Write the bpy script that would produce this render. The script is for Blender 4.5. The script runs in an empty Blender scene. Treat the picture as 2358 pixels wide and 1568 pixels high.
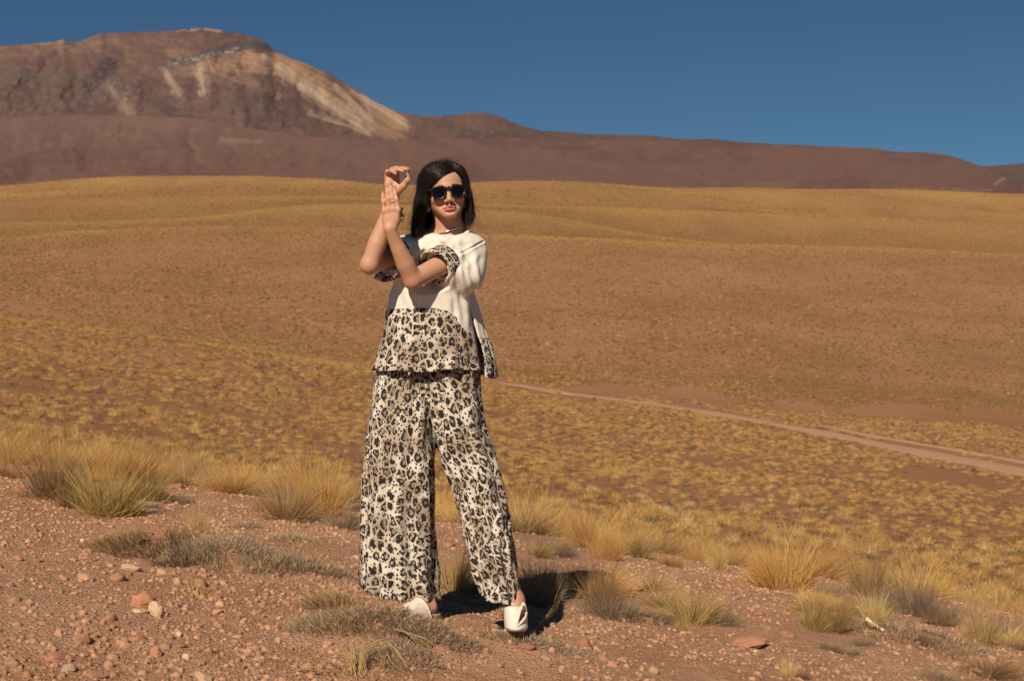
import bpy, math, random
import numpy as np
from mathutils import Vector, Matrix

SC = bpy.context.scene
COL = SC.collection
random.seed(7)
RNG = np.random.default_rng(7)

# ------------------------------------------------------------------ camera, sky, sun, exposure
CAM_Z = 1.07
F = 1422.2                       # focal length in pixels of a 1024 wide picture (50 mm on 36 mm)
cam_data = bpy.data.cameras.new('camera')
cam_data.lens = 50.0
cam_data.sensor_width = 36.0
cam_data.clip_start = 0.1
cam_data.clip_end = 60000.0
cam_data.dof.use_dof = True
cam_data.dof.focus_distance = 5.15
cam_data.dof.aperture_fstop = 7.0
cam = bpy.data.objects.new('camera', cam_data)
cam.location = (0, 0, CAM_Z)
cam.rotation_euler = (math.radians(90), 0, 0)
COL.objects.link(cam)
SC.camera = cam

SUN_AZ = math.radians(18)        # the sun stands behind the camera, this far to its left
SUN_EL = math.radians(39)
world = bpy.data.worlds.new('World')
SC.world = world
world.use_nodes = True
wn = world.node_tree.nodes
wl = world.node_tree.links
wn.clear()
sky = wn.new('ShaderNodeTexSky')
sky.sky_type = 'NISHITA'
sky.sun_disc = False
sky.sun_elevation = SUN_EL
sky.sun_rotation = math.pi + SUN_AZ
sky.altitude = 3000
sky.air_density = 1.0
sky.dust_density = 0.0
sky.ozone_density = 4.0
bg = wn.new('ShaderNodeBackground')
bg.inputs['Strength'].default_value = 0.05
wo = wn.new('ShaderNodeOutputWorld')
tint = wn.new('ShaderNodeMix'); tint.data_type = 'RGBA'; tint.blend_type = 'MULTIPLY'
tint.inputs[0].default_value = 1.0; tint.inputs[7].default_value = (.58, .78, .80, 1)     # thin, very dry air: a deep teal blue
wl.new(sky.outputs[0], tint.inputs[6]); wl.new(tint.outputs[2], bg.inputs['Color'])
wl.new(bg.outputs[0], wo.inputs['Surface'])

sun_data = bpy.data.lights.new('sun', 'SUN')
sun_data.energy = 5.0
sun_data.angle = math.radians(0.53)
sun_data.color = (1.0, 0.88, 0.71)
sun = bpy.data.objects.new('sun', sun_data)
_sd = Vector((-math.sin(SUN_AZ) * math.cos(SUN_EL), -math.cos(SUN_AZ) * math.cos(SUN_EL), math.sin(SUN_EL)))
sun.rotation_euler = _sd.to_track_quat('Z', 'Y').to_euler()
sun.location = (-3, -4, 6)
COL.objects.link(sun)

SC.view_settings.view_transform = 'Standard'
SC.view_settings.look = 'None'
SC.view_settings.exposure = 0.0
SC.view_settings.gamma = 1.0
SC.view_settings.use_curve_mapping = False
SC.cycles.use_denoising = True
SC.cycles.max_bounces = 6
SC.cycles.transparent_max_bounces = 8

# ------------------------------------------------------------------ helpers
def P(px, py, Y):
    """the place at depth Y that stands where (px, py) of a 2358 wide copy of the photograph shows"""
    return Vector(((px - 1179) / 2.303 / F * Y, Y, CAM_Z - (py - 784) / 2.303 / F * Y))

def srgb(r, g, b):
    def f(c):
        c = c / 255.0
        return c / 12.92 if c <= 0.04045 else ((c + 0.055) / 1.055) ** 2.4
    return (f(r), f(g), f(b))

def tag(o, label=None, cat=None, group=None, kind=None):
    if label: o['label'] = label
    if cat: o['category'] = cat
    if group: o['group'] = group
    if kind: o['kind'] = kind
    return o

def link(name, me, mat=None, parent=None, smooth=True):
    o = bpy.data.objects.new(name, me)
    COL.objects.link(o)
    if mat is not None and len(me.materials) == 0:
        me.materials.append(mat)
    if parent is not None:
        o.parent = parent
    if smooth:
        me.shade_smooth()
    return o

def mesh_np(name, V, faces, uv=None, col=None, nside=4):
    """V (n,3); faces (m,nside) int array; uv (n,2) per vertex; col (n,3) per vertex"""
    V = np.asarray(V, dtype=np.float32); faces = np.asarray(faces, dtype=np.int32)
    me = bpy.data.meshes.new(name)
    me.vertices.add(len(V)); me.vertices.foreach_set('co', V.ravel())
    m = len(faces)
    me.loops.add(m * nside); me.loops.foreach_set('vertex_index', faces.ravel())
    me.polygons.add(m)
    me.polygons.foreach_set('loop_start', np.arange(0, m * nside, nside, dtype=np.int32))
    me.polygons.foreach_set('loop_total', np.full(m, nside, dtype=np.int32))
    if uv is not None:
        l = me.uv_layers.new(name='UVMap')
        l.data.foreach_set('uv', np.asarray(uv, dtype=np.float32)[faces.ravel()].ravel())
    if col is not None:
        a = me.color_attributes.new('Col', 'FLOAT_COLOR', 'POINT')
        c4 = np.ones((len(V), 4), dtype=np.float32); c4[:, :3] = col
        a.data.foreach_set('color', c4.ravel())
    me.update(calc_edges=True)
    me.validate()
    return me

def grid_faces(nr, nc, wrap=False):
    i = np.arange(nr - 1)[:, None]; j = np.arange(nc if wrap else nc - 1)[None, :]
    j2 = (j + 1) % nc
    return np.stack([i * nc + j, i * nc + j2, (i + 1) * nc + j2, (i + 1) * nc + j], -1).reshape(-1, 4)

def _h(ix, iy, s):
    n = (ix.astype(np.int64) * 374761393 + iy.astype(np.int64) * 668265263 + s * 974634777) & 0xffffffff
    n = ((n ^ (n >> 13)) * 1274126177) & 0xffffffff
    return ((n ^ (n >> 16)) & 0xffffff) / float(0xffffff)

def vnoise(x, y, s=0):
    ix = np.floor(x); iy = np.floor(y); fx = x - ix; fy = y - iy
    fx = fx * fx * fx * (fx * (fx * 6 - 15) + 10); fy = fy * fy * fy * (fy * (fy * 6 - 15) + 10)
    ix = ix.astype(np.int64); iy = iy.astype(np.int64)
    a = _h(ix, iy, s); b = _h(ix + 1, iy, s); c = _h(ix, iy + 1, s); d = _h(ix + 1, iy + 1, s)
    return (a + (b - a) * fx) * (1 - fy) + (c + (d - c) * fx) * fy

def fbm(x, y, s=0, octs=4, gain=0.5, lac=2.03):
    t = 0; a = 1.0; n = 0
    for k in range(octs):
        t = t + a * (vnoise(x, y, s + k * 17) * 2 - 1); n += a
        c, s_ = math.cos(0.6), math.sin(0.6)
        x, y = (x * c - y * s_) * lac + 13.7, (x * s_ + y * c) * lac - 7.1
        a *= gain
    return t / n

def smooth01(a, b, x):
    t = np.clip((x - a) / (b - a), 0, 1)
    return t * t * (3 - 2 * t)

def pchip(xk, yk, x):
    """xk (K,), yk (K,N) -> (len(x),N), shape preserving"""
    h = np.diff(xk)[:, None]; d = np.diff(yk, axis=0) / h
    m = np.zeros_like(yk)
    w1 = 2 * h[1:] + h[:-1]; w2 = h[1:] + 2 * h[:-1]
    ok = d[:-1] * d[1:] > 0
    with np.errstate(divide='ignore', invalid='ignore'):
        mm = (w1 + w2) / (w1 / d[:-1] + w2 / d[1:])
    m[1:-1] = np.where(ok, mm, 0)
    m[0] = d[0]; m[-1] = d[-1]
    k = np.clip(np.searchsorted(xk, x) - 1, 0, len(xk) - 2)
    H = (xk[k + 1] - xk[k])[:, None]; t = ((x - xk[k]))[:, None] / H
    return ((1 + 2 * t) * (1 - t) ** 2 * yk[k] + t * (1 - t) ** 2 * H * m[k]
            + t * t * (3 - 2 * t) * yk[k + 1] + t * t * (t - 1) * H * m[k + 1])

def nodes_of(name):
    m = bpy.data.materials.new(name); m.use_nodes = True
    nt = m.node_tree; nt.nodes.clear()
    out = nt.nodes.new('ShaderNodeOutputMaterial')
    return m, nt, out

class NT:
    """small shorthand for node trees"""
    def __init__(s, name):
        s.m, s.t, s.out = nodes_of(name)
    def n(s, typ, **kw):
        nd = s.t.nodes.new('ShaderNode' + typ)
        for k, v in kw.items():
            if k in nd.inputs.keys() if hasattr(nd.inputs, 'keys') else False:
                s.set(nd.inputs[k], v)
            else:
                setattr(nd, k, v)
        return nd
    def set(s, inp, v):
        if isinstance(v, bpy.types.NodeSocket):
            s.t.links.new(v, inp)
        else:
            if inp.type == 'RGBA' and len(v) == 3: v = (*v, 1)
            inp.default_value = v
    def math(s, op, a, b=0.0, c=None, clamp=False):
        nd = s.t.nodes.new('ShaderNodeMath'); nd.operation = op; nd.use_clamp = clamp
        s.set(nd.inputs[0], a); s.set(nd.inputs[1], b)
        if c is not None: s.set(nd.inputs[2], c)
        return nd.outputs[0]
    def mix(s, f, a, b, mode='MIX'):
        nd = s.t.nodes.new('ShaderNodeMix'); nd.data_type = 'RGBA'; nd.blend_type = mode
        s.set(nd.inputs[0], f); s.set(nd.inputs[6], a); s.set(nd.inputs[7], b)
        return nd.outputs[2]
    def ramp(s, v, lo, hi, a=0.0, b=1.0):
        nd = s.t.nodes.new('ShaderNodeMapRange'); nd.interpolation_type = 'SMOOTHSTEP'
        s.set(nd.inputs[0], v); s.set(nd.inputs[1], lo); s.set(nd.inputs[2], hi)
        s.set(nd.inputs[3], a); s.set(nd.inputs[4], b)
        return nd.outputs[0]
    def noise(s, vec, scale, detail=3.0, rough=0.5, dim='3D'):
        nd = s.t.nodes.new('ShaderNodeTexNoise'); nd.noise_dimensions = dim
        s.set(nd.inputs['Vector'], vec)
        nd.inputs['Scale'].default_value = scale; nd.inputs['Detail'].default_value = detail
        nd.inputs['Roughness'].default_value = rough
        return nd
    def vor(s, vec, scale, feature='F1', rnd=1.0, dim='3D'):
        nd = s.t.nodes.new('ShaderNodeTexVoronoi'); nd.voronoi_dimensions = dim; nd.feature = feature
        s.set(nd.inputs['Vector'], vec); nd.inputs['Scale'].default_value = scale
        nd.inputs['Randomness'].default_value = rnd
        return nd
    def bump(s, h, dist, strength=1.0, normal=None):
        nd = s.t.nodes.new('ShaderNodeBump'); s.set(nd.inputs['Height'], h)
        nd.inputs['Distance'].default_value = dist; nd.inputs['Strength'].default_value = strength
        if normal is not None: s.set(nd.inputs['Normal'], normal)
        return nd.outputs[0]
    def bsdf(s, color, rough=0.9, spec=0.2, normal=None, **kw):
        nd = s.t.nodes.new('ShaderNodeBsdfPrincipled')
        s.set(nd.inputs['Base Color'], color); s.set(nd.inputs['Roughness'], rough)
        nd.inputs['Specular IOR Level'].default_value = spec
        if normal is not None: s.set(nd.inputs['Normal'], normal)
        for k, v in kw.items(): s.set(nd.inputs[k.replace('_', ' ')], v)
        s.t.links.new(nd.outputs[0], s.out.inputs['Surface'])
        return nd
# ------------------------------------------------------------------ terrain heights
TX = np.array([-1500., 0, 600, 1179, 1700, 2358, 3900])
def row_to_z(row, Y): return CAM_Z - (row - 784) / 2.303 / F * Y
RC = np.array([930., 1060, 1155, 1245, 1322, 1455, 1650])
TAB = [  # depth, rows of the photograph at the columns TX
    (9.0, RC),
    (17.0, RC - 14),
    (35.0, np.array([860., 1000, 1095, 1175, 1245, 1350, 1500])),
    (70.0, np.array([800., 900, 1000, 1090, 1150, 1235, 1330])),
    (120.0, np.array([720., 795, 892, 985, 1052, 1128, 1210])),
    (172.0, np.array([672., 727, 808, 925, 990, 1055, 1130])),
    (232.0, np.array([690., 740, 818, 877, 946, 1000, 1070])),
    (285.0, np.array([690., 724, 795, 850, 906, 957, 1010])),
    (400.0, np.array([650., 660, 692, 745, 790, 840, 900])),
    (520.0, np.array([600., 602, 612, 640, 680, 710, 760])),
]
def poly(*pts):
    p = np.array(pts, float); return p[:, 0], p[:, 1]
CRESTS = [
    (650., poly((-1500, 560), (0, 553), (150, 531), (450, 520), (850, 530), (1179, 544), (1679, 562), (1979, 571), (2358, 590), (3900, 640))),
    (850., poly((-1500, 520), (0, 513), (300, 505), (480, 500), (620, 480), (800, 470), (950, 472), (1179, 488), (1279, 501), (1404, 526), (1554, 548), (1700, 566), (3900, 640))),
    (1120., poly((-1500, 470), (0, 468), (300, 452), (600, 452), (900, 458), (1200, 476), (1400, 476), (1579, 483), (1779, 493), (2029, 506), (2358, 521), (3900, 560))),
    (1400., poly((-1500, 440), (0, 447), (300, 428), (700, 425), (950, 432), (1179, 419), (1329, 420), (1429, 428), (1579, 446), (1729, 476), (1794, 491), (2358, 520), (3900, 560))),
    (1650., poly((-1500, 440), (0, 440), (1000, 440), (1500, 445), (1679, 437), (1854, 438), (2029, 458), (2179, 476), (2358, 496), (3900, 540))),
    (1950., poly((-1500, 440), (0, 430), (150, 412), (300, 404), (560, 405), (800, 415), (880, 429), (960, 428), (1100, 420), (1250, 417), (1400, 422), (1500, 431), (1600, 434), (1700, 431), (1850, 435), (2100, 437), (2358, 447), (3900, 470))),
]
def smooth_interp(px, xs, ys, w=45):
    g = np.arange(-1700, 4100, 10.0); v = np.interp(g, xs, ys)
    k = np.hanning(int(w / 5) * 2 + 3); k /= k.sum()
    pad = len(k) // 2
    v = np.convolve(np.pad(v, pad, mode='edge'), k, 'valid')
    return np.interp(px, g, v)

MOUNDS = []   # x, y, radius x, radius y, height: swells of soil under the cushion plants
def mound(px, py, Y, rx, ry, h): 
    p = P(px, py, Y); MOUNDS.append((p.x, p.y, rx, ry, h))
mound(860, 1440, 5.02, .36, .26, .035)
mound(1190, 1460, 5.0, .13, .14, .022)
mound(930, 1500, 4.85, .25, .18, .04)
mound(1070, 1400, 5.3, .22, .28, .03)
mound(1200, 1470, 5.0, .20, .14, .008)
mound(520, 1300, 6.3, .45, .30, .07)
mound(350, 1265, 6.7, .33, .2, .05)
mound(1900, 1400, 7.2, .3, .25, .05)
mound(2090, 1470, 6.6, .42, .25, .06)

def front_z(x, Y):
    z = -0.036 - 0.13 * x - 0.006 * np.clip(x, -8, 8) ** 2 - 0.019 * np.maximum(Y - 5, 0) + 0.01 * np.minimum(Y - 5, 0)
    z = z + 0.035 * fbm(x * 0.9 + 3, Y * 0.9, 3, 3) + 0.014 * fbm(x * 3.2, Y * 3.2, 9, 3)
    for mx, my, rx, ry, h in MOUNDS:
        q = ((x - mx) / rx) ** 2 + ((Y - my) / ry) ** 2
        z = z + h * np.exp(-q * 1.1)
    z = z + 0.006 * fbm(x * 11, Y * 11, 21, 3)
    rg = fbm(x * 26, Y * 26, 31, 3)
    z = z + 0.007 * rg + 0.003 * np.maximum(fbm(x * 60, Y * 60, 41, 2), 0)
    return z

Yrows = [-8, -6, -4.5, -3, -2, -1, 0, .6, 1.1, 1.5, 1.9, 2.2, 2.5, 2.7, 2.9, 3.1, 3.3]
y = 3.3
while y < 10: y *= 1.0042; Yrows.append(y)
while y < 60: y *= 1.011; Yrows.append(y)
while y < 2300: y *= 1.0125; Yrows.append(y)
YR = np.array(Yrows)
uu = np.concatenate([-np.linspace(1.7, .42, 26)[:-1], np.linspace(-.42, .42, 360), np.linspace(.42, 1.7, 26)[1:]])
NR, NC = len(YR), len(uu)
WR = 0.5 * (YR + np.sqrt(YR ** 2 + 9.0))
GX = WR[:, None] * uu[None, :]
GY = np.repeat(YR[:, None], NC, 1)
PXc = 1179 + uu * F * 2.303           # column of the photograph, far away
ctrlY = []; ctrlZ = []
for Yk, rows in TAB:
    r = smooth_interp(PXc, TX, rows, 320)
    ctrlY.append(Yk); ctrlZ.append(row_to_z(r, Yk))
prevY, prevr = ctrlY[-1], None
for k, (Yk, (xs, ys)) in enumerate(CRESTS):
    r = smooth_interp(PXc, xs, ys, 60)
    if k > 0:
        ym = 0.55 * prevY + 0.45 * Yk
        rt = np.maximum(prevr, r) + 9
        ctrlY.append(ym); ctrlZ.append(row_to_z(rt, ym))
    ctrlY.append(Yk); ctrlZ.append(row_to_z(r, Yk)); prevY, prevr = Yk, r
ctrlY.append(2600.); ctrlZ.append(row_to_z(prevr + 40, 2600.))
ctrlY = np.array(ctrlY); ctrlZ = np.array(ctrlZ)
GZf = pchip(ctrlY, ctrlZ, np.maximum(YR, 9.0))
amp = smooth01(10, 60, GY) * 0.25 + smooth01(60, 600, GY) * 1.2
GZf = GZf + amp * fbm(GX / (3 + GY * .09), GY / (3 + GY * .09), 5, 4) 
GZf = GZf + 0.05 * smooth01(8, 12, GY) * fbm(GX * .9, GY * .9, 15, 3)
wf = smooth01(7.4, 10.5, GY + 0.4 * fbm(GX * .5, GY * .5, 77, 2))
GZ = np.where(GY < 12, front_z(GX, np.minimum(GY, 12)), 0) * (1 - wf) + GZf * wf

def ground_z(x, Y):
    """height of the ground sheet at x, Y (scalars or arrays)"""
    x = np.asarray(x, float); Y = np.asarray(Y, float)
    r = np.clip(np.searchsorted(YR, Y) - 1, 0, NR - 2)
    t = np.clip((Y - YR[r]) / (YR[r + 1] - YR[r]), 0, 1)
    u = x / (WR[r] * (1 - t) + WR[r + 1] * t)
    c = np.clip(np.searchsorted(uu, u) - 1, 0, NC - 2)
    s = np.clip((u - uu[c]) / (uu[c + 1] - uu[c]), 0, 1)
    return ((GZ[r, c] * (1 - s) + GZ[r, c + 1] * s) * (1 - t) + (GZ[r + 1, c] * (1 - s) + GZ[r + 1, c + 1] * s) * t)

def hit(px, py, Ymin=2.6, Ymax=400.0):
    """where the ray through (px, py) of the 2358 wide photograph first meets the ground"""
    Ys = np.exp(np.linspace(math.log(Ymin), math.log(Ymax), 1500))
    xs = (px - 1179) / 2.303 / F * Ys
    zs = CAM_Z - (py - 784) / 2.303 / F * Ys
    g = ground_z(xs, Ys)
    b = np.nonzero(g >= zs)[0]
    i = b[0] if len(b) else len(Ys) - 1
    return float(xs[i]), float(Ys[i]), float(g[i])

# bare pinkish soil: track verges, washes and pale pans; kept as a mask on the ground and for the plants
def seg_band(px, row, pts, w0, w1):
    """closeness to a polyline in (px,row) columns"""
    best = np.zeros_like(px)
    pts = np.array(pts, float)
    rr = np.interp(px, pts[:, 0], pts[:, 1])
    w = np.interp(px, [pts[0, 0], pts[-1, 0]], [w0, w1])
    inside = (px > pts[0, 0]) & (px < pts[-1, 0])
    return np.where(inside, np.clip(1.3 - np.abs(row - rr) / w, 0, 1), 0)

def bare_mask(x, Y, z):
    px = 1179 + x / np.maximum(Y, 1) * F * 2.303
    row = 784 - (z - CAM_Z) / np.maximum(Y, 1) * F * 2.303
    n = fbm(x / (Y * .03 + 1), Y / (Y * .1 + 1), 51, 4)
    row2 = row + n * 16; 
    far = (Y > 60) & (Y < 640)
    m = np.zeros_like(px)
    m = np.maximum(m, seg_band(px, row2, [(1130, 876), (1300, 905), (1500, 905), (1700, 925), (2000, 945), (2358, 968), (3900, 1030)], 16, 30))
    m = np.maximum(m, seg_band(px, row2, [(1500, 925), (1700, 960), (2000, 1015), (2358, 1075), (3900, 1300)], 8, 34) * .8)
    m = np.maximum(m, seg_band(px, row2, [(1560, 1055), (1750, 1068), (2000, 1085), (2358, 1120)], 12, 26) * .9)
    m = np.maximum(m, seg_band(px, row2, [(-300, 880), (0, 893), (150, 905), (300, 922), (440, 945), (620, 975)], 16, 7))
    m = np.maximum(m, seg_band(px, row2, [(-300, 690), (0, 714), (380, 764), (500, 780), (820, 832), (1130, 862)], 8, 10) * .9)
    m = np.maximum(m, seg_band(px, row2, [(1620, 620), (1700, 616), (1800, 622), (1900, 626)], 7, 7))
    m = np.maximum(m, seg_band(px, row2, [(2060, 632), (2150, 614), (2358, 608), (3000, 612)], 7, 12))
    m = np.maximum(m, seg_band(px, row2, [(250, 575), (330, 566), (440, 560)], 5, 4) * .8)
    return np.where(far, np.where(row < 640, .35, np.where(px < 1130, .5, .7)) * m * (.55 + .9 * np.clip(n + .5, 0, 1)), 0)

GB = bare_mask(GX, GY, GZ)
_row = 784 - (GZ - CAM_Z) / np.maximum(GY, 1) * F * 2.303
_px = 1179 + GX / np.maximum(GY, 1) * F * 2.303
# how much of the far ground is covered by grass too small to see blade by blade
cover = .12 * smooth01(9.5, 14, GY) + .88 * smooth01(180, 720, GY) * (.55 + .45 * smooth01(500, 750, GY))
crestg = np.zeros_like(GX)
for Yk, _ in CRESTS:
    crestg = np.maximum(crestg, .38 * np.exp(-(np.clip(Yk - GY, 0, None) / (Yk * .09))) * (GY < Yk * 1.01))  # broad fade from bright crest downwards: hill shading put into the grass colour
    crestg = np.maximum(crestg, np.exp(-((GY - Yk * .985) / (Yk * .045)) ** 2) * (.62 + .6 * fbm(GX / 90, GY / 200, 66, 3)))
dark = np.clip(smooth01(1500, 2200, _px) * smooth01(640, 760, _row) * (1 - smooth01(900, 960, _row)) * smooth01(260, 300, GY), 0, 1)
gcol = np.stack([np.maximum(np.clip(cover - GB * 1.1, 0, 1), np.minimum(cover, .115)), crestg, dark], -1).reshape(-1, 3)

g = NT('ground_soil')
co = g.n('TexCoord').outputs['Object']
at = g.n('Attribute', attribute_name='Col')
sp = g.n('SeparateColor'); g.set(sp.inputs[0], at.outputs['Color'])
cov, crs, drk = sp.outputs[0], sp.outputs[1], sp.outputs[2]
n1 = g.noise(co, 1.3, 5, .6).outputs[0]; n2 = g.noise(co, 14, 6, .65).outputs[0]; n3 = g.noise(co, 90, 4, .6).outputs[0]
soil = g.mix(g.ramp(n1, .35, .65), (.49, .235, .13), (.58, .33, .20))
soil = g.mix(g.ramp(n2, .42, .68, 0, .6), soil, (.56, .35, .22))
soil = g.mix(g.ramp(n3, .5, .75, 0, .5), soil, (.30, .13, .068))
v1 = g.vor(co, 70)                                    # grit too small to be stones
soil = g.mix(g.ramp(v1.outputs['Distance'], .1, .42, .55, 0), soil, g.mix(.5, soil, v1.outputs['Color'], 'OVERLAY'))
# far ground: tussocks as specks of straw and dead grass on the red soil
def speck(scale, lo, hi):
    v = g.vor(co, scale); return g.ramp(v.outputs['Distance'], lo, hi, 1, 0), v.outputs['Color']
mp = g.n('Mapping'); g.set(mp.inputs[0], co); mp.inputs['Scale'].default_value = (1, 1, .25)
s1, c1 = speck(.8, .3, .62); 
fn = g.noise(co, .02, 5, .6).outputs[0]; fn2 = g.noise(co, .3, 5, .7).outputs[0]
straw = g.mix(g.ramp(fn2, .35, .65), (.21, .122, .043), (.15, .088, .034))
fn3 = g.noise(mp.outputs[0], .012, 6, .65).outputs[0]
straw = g.mix(g.ramp(fn3, .42, .66, 0, .7), straw, (.135, .080, .030))
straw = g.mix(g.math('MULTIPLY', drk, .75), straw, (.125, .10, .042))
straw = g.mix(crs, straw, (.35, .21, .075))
farsoil = g.mix(g.ramp(fn, .35, .6), (.305, .146, .072), (.37, .184, .096))
f = g.math('MULTIPLY', cov, g.math('ADD', .45, g.math('MULTIPLY', s1, .55)), clamp=True)
f = g.math('MULTIPLY', f, g.ramp(fn2, .25, .55, .55, 1.0))
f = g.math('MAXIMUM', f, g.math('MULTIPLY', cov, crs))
near = g.ramp(cov, 0.0, .11)
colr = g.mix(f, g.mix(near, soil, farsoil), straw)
hh = g.math('ADD', g.math('MULTIPLY', g.noise(co, 45, 8, .7).outputs[0], 1.0), g.math('MULTIPLY', g.ramp(v1.outputs['Distance'], 0, .5, .45, 0), 1.0))
bn = g.bump(hh, .024, 1.0)
bn = g.bump(g.noise(co, .9, 4, .7).outputs[0], .5, .0, bn)
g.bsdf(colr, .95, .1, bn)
GROUND_MAT = g.m

V = np.stack([GX, GY, GZ], -1).reshape(-1, 3)
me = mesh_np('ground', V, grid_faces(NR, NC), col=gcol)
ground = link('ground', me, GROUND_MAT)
tag(ground, kind='structure')

# ------------------------------------------------------------------ dirt track
tk = NT('track_dirt')
co = tk.n('TexCoord').outputs['Object']
c = tk.mix(tk.noise(co, .5, 5, .7).outputs[0], (.43, .24, .14), (.49, .29, .175))
tk.bsdf(c, .95, .1)
TRACKS = []
def track(name, pts, w):
    pts = np.array(pts, float)
    pr = np.interp(np.linspace(0, 1, 90), np.linspace(0, 1, len(pts)), pts[:, 0]), np.interp(np.linspace(0, 1, 90), np.linspace(0, 1, len(pts)), pts[:, 1])
    cen = np.array([hit(a, b, 60, 420)[:2] for a, b in zip(*pr)])
    k = np.ones(9) / 9
    cen = np.stack([np.convolve(np.pad(cen[:, i], 4, mode='edge'), k, 'valid') for i in range(2)], -1)
    d = np.gradient(cen, axis=0); d /= np.linalg.norm(d, axis=1)[:, None] + 1e-9
    nrm = np.stack([-d[:, 1], d[:, 0]], -1)
    TRACKS.append((cen, w))
    rows = []
    for s in np.linspace(-.5, .5, 7):
        p = cen + nrm * (w * (s + (.22 * fbm(np.arange(90) * .45 + s * 9, np.arange(90) * 0 + s * 7, 33, 3)) * abs(s) * 2))[:, None]
        rows.append(np.column_stack([p, ground_z(p[:, 0], p[:, 1]) + .10 - .12 * (abs(s) > .45) + .03 * math.cos(s * 18)]))
    V = np.array(rows).transpose(1, 0, 2).reshape(-1, 3)
    o = link(name, mesh_np(name, V, grid_faces(90, 7)), tk.m)
    tag(o, kind='structure')
track('dirt_track', [(1165, 882), (1290, 905), (1400, 918), (1560, 938), (1700, 962), (1850, 988), (2000, 1019), (2150, 1048), (2358, 1088), (2700, 1150)], 7.0)
track('dirt_track', [(1890, 980), (2000, 1003), (2150, 1028), (2358, 1065), (2600, 1110)], 2.2)

# ------------------------------------------------------------------ mountain and red foothills
SKYL = poly((-2600, 150), (-900, 120), (-300, 112), (0, 106), (60, 101), (120, 96), (143, 89), (170, 98), (200, 88), (230, 77), (300, 74), (370, 72), (430, 66), (470, 64), (510, 69), (545, 77), (580, 83), (610, 96), (632, 118), (660, 130), (700, 145), (750, 165), (790, 189), (830, 214), (870, 238), (910, 256), (960, 266), (1010, 268), (1060, 262), (1110, 258), (1150, 268), (1190, 286), (1240, 300), (1300, 303), (1350, 308), (1430, 310), (1500, 312), (1560, 319), (1640, 320), (1700, 327), (1760, 329), (1850, 345), (2100, 372), (2240, 384), (2290, 381), (2320, 378), (2358, 376), (2600, 370), (4900, 360))
FOOT = poly((-2600, 300), (-300, 285), (0, 270), (200, 262), (430, 270), (560, 292), (700, 314), (860, 322), (1000, 319), (1179, 317), (1300, 319), (1500, 324), (1600, 321), (1700, 330), (1740, 334), (1800, 332), (1850, 334), (1900, 337), (2000, 341), (2060, 350), (2130, 350), (2190, 359), (2240, 376), (2280, 392), (2310, 408), (2358, 425), (2600, 440), (4900, 450))

def range_mesh(name, top, base_row, Y0, Y1, nrow, ncol, mat, colfn, reliefs, seed, sm=8):
    px = np.linspace(-2500, 4860, ncol)
    inn = np.linspace(-120, 2480, int(ncol * .72)); outl = np.linspace(-2500, -120, int(ncol * .14))[:-1]; outr = np.linspace(2480, 4860, int(ncol * .14))[1:]
    px = np.concatenate([outl, inn, outr]); ncol = len(px)
    tp = np.interp(px, *top)
    k = np.hanning(sm); k /= k.sum(); tp = np.convolve(np.pad(tp, (len(k) // 2, len(k) - 1 - len(k) // 2), mode='edge'), k, 'valid')
    tp = tp + 1.2 * fbm(px / 24., px * 0 + seed, seed, 4)
    t = np.linspace(0, 1, nrow)[:, None]
    base_c = np.maximum(base_row, tp[None, :] + 70)
    row = base_c + (tp[None, :] - base_c) * t
    Y = Y0 + (Y1 - Y0) * (t ** .8)
    Yg = np.repeat(Y, ncol, 1)
    X = (px[None, :] - 1179) / 2.303 / F * Yg
    Z = CAM_Z - (row - 784) / 2.303 / F * Yg
    PXg = np.repeat(px[None, :], nrow, 0)
    fade = np.clip(t * (1 - t) * 5, 0, 1)
    # real relief: gullies and spurs, pushed towards and away from the valley
    for amp, sx, sy, kind in reliefs:
        nse = fbm(PXg / sx, row / sy, seed + int(sx), 5)
        if kind: nse = 1 - 2 * np.abs(nse) * 1.8
        rel = amp * nse * fade
        Yg = Yg + rel
    Xn = (px[None, :] - 1179) / 2.303 / F * Yg
    Zn = CAM_Z - (row - 784) / 2.303 / F * Yg
    # back side
    back = np.stack([Xn[-1] * 1.15, Yg[-1] * 1.15, Zn[-1] * .55], -1)[None]
    V = np.concatenate([np.stack([Xn, Yg, Zn], -1), back], 0)
    colr = colfn(PXg, row, seed) * np.array((.86, .87, .90)); colr = np.concatenate([colr, colr[-1:]], 0)
    o = link(name, mesh_np(name, V.reshape(-1, 3), grid_faces(nrow + 1, ncol), col=colr.reshape(-1, 3)), mat)
    tag(o, kind='structure')
    return o

def cmix(a, b, f): return a + (np.array(b) - a) * np.clip(f, 0, 1)[..., None]
def line_d(px, row, x0, y0, x1, y1):
    dx, dy = x1 - x0, y1 - y0; L = dx * dx + dy * dy
    t = np.clip(((px - x0) * dx + (row - y0) * dy) / L, 0, 1)
    return np.hypot(px - x0 - t * dx, row - y0 - t * dy), t

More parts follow.
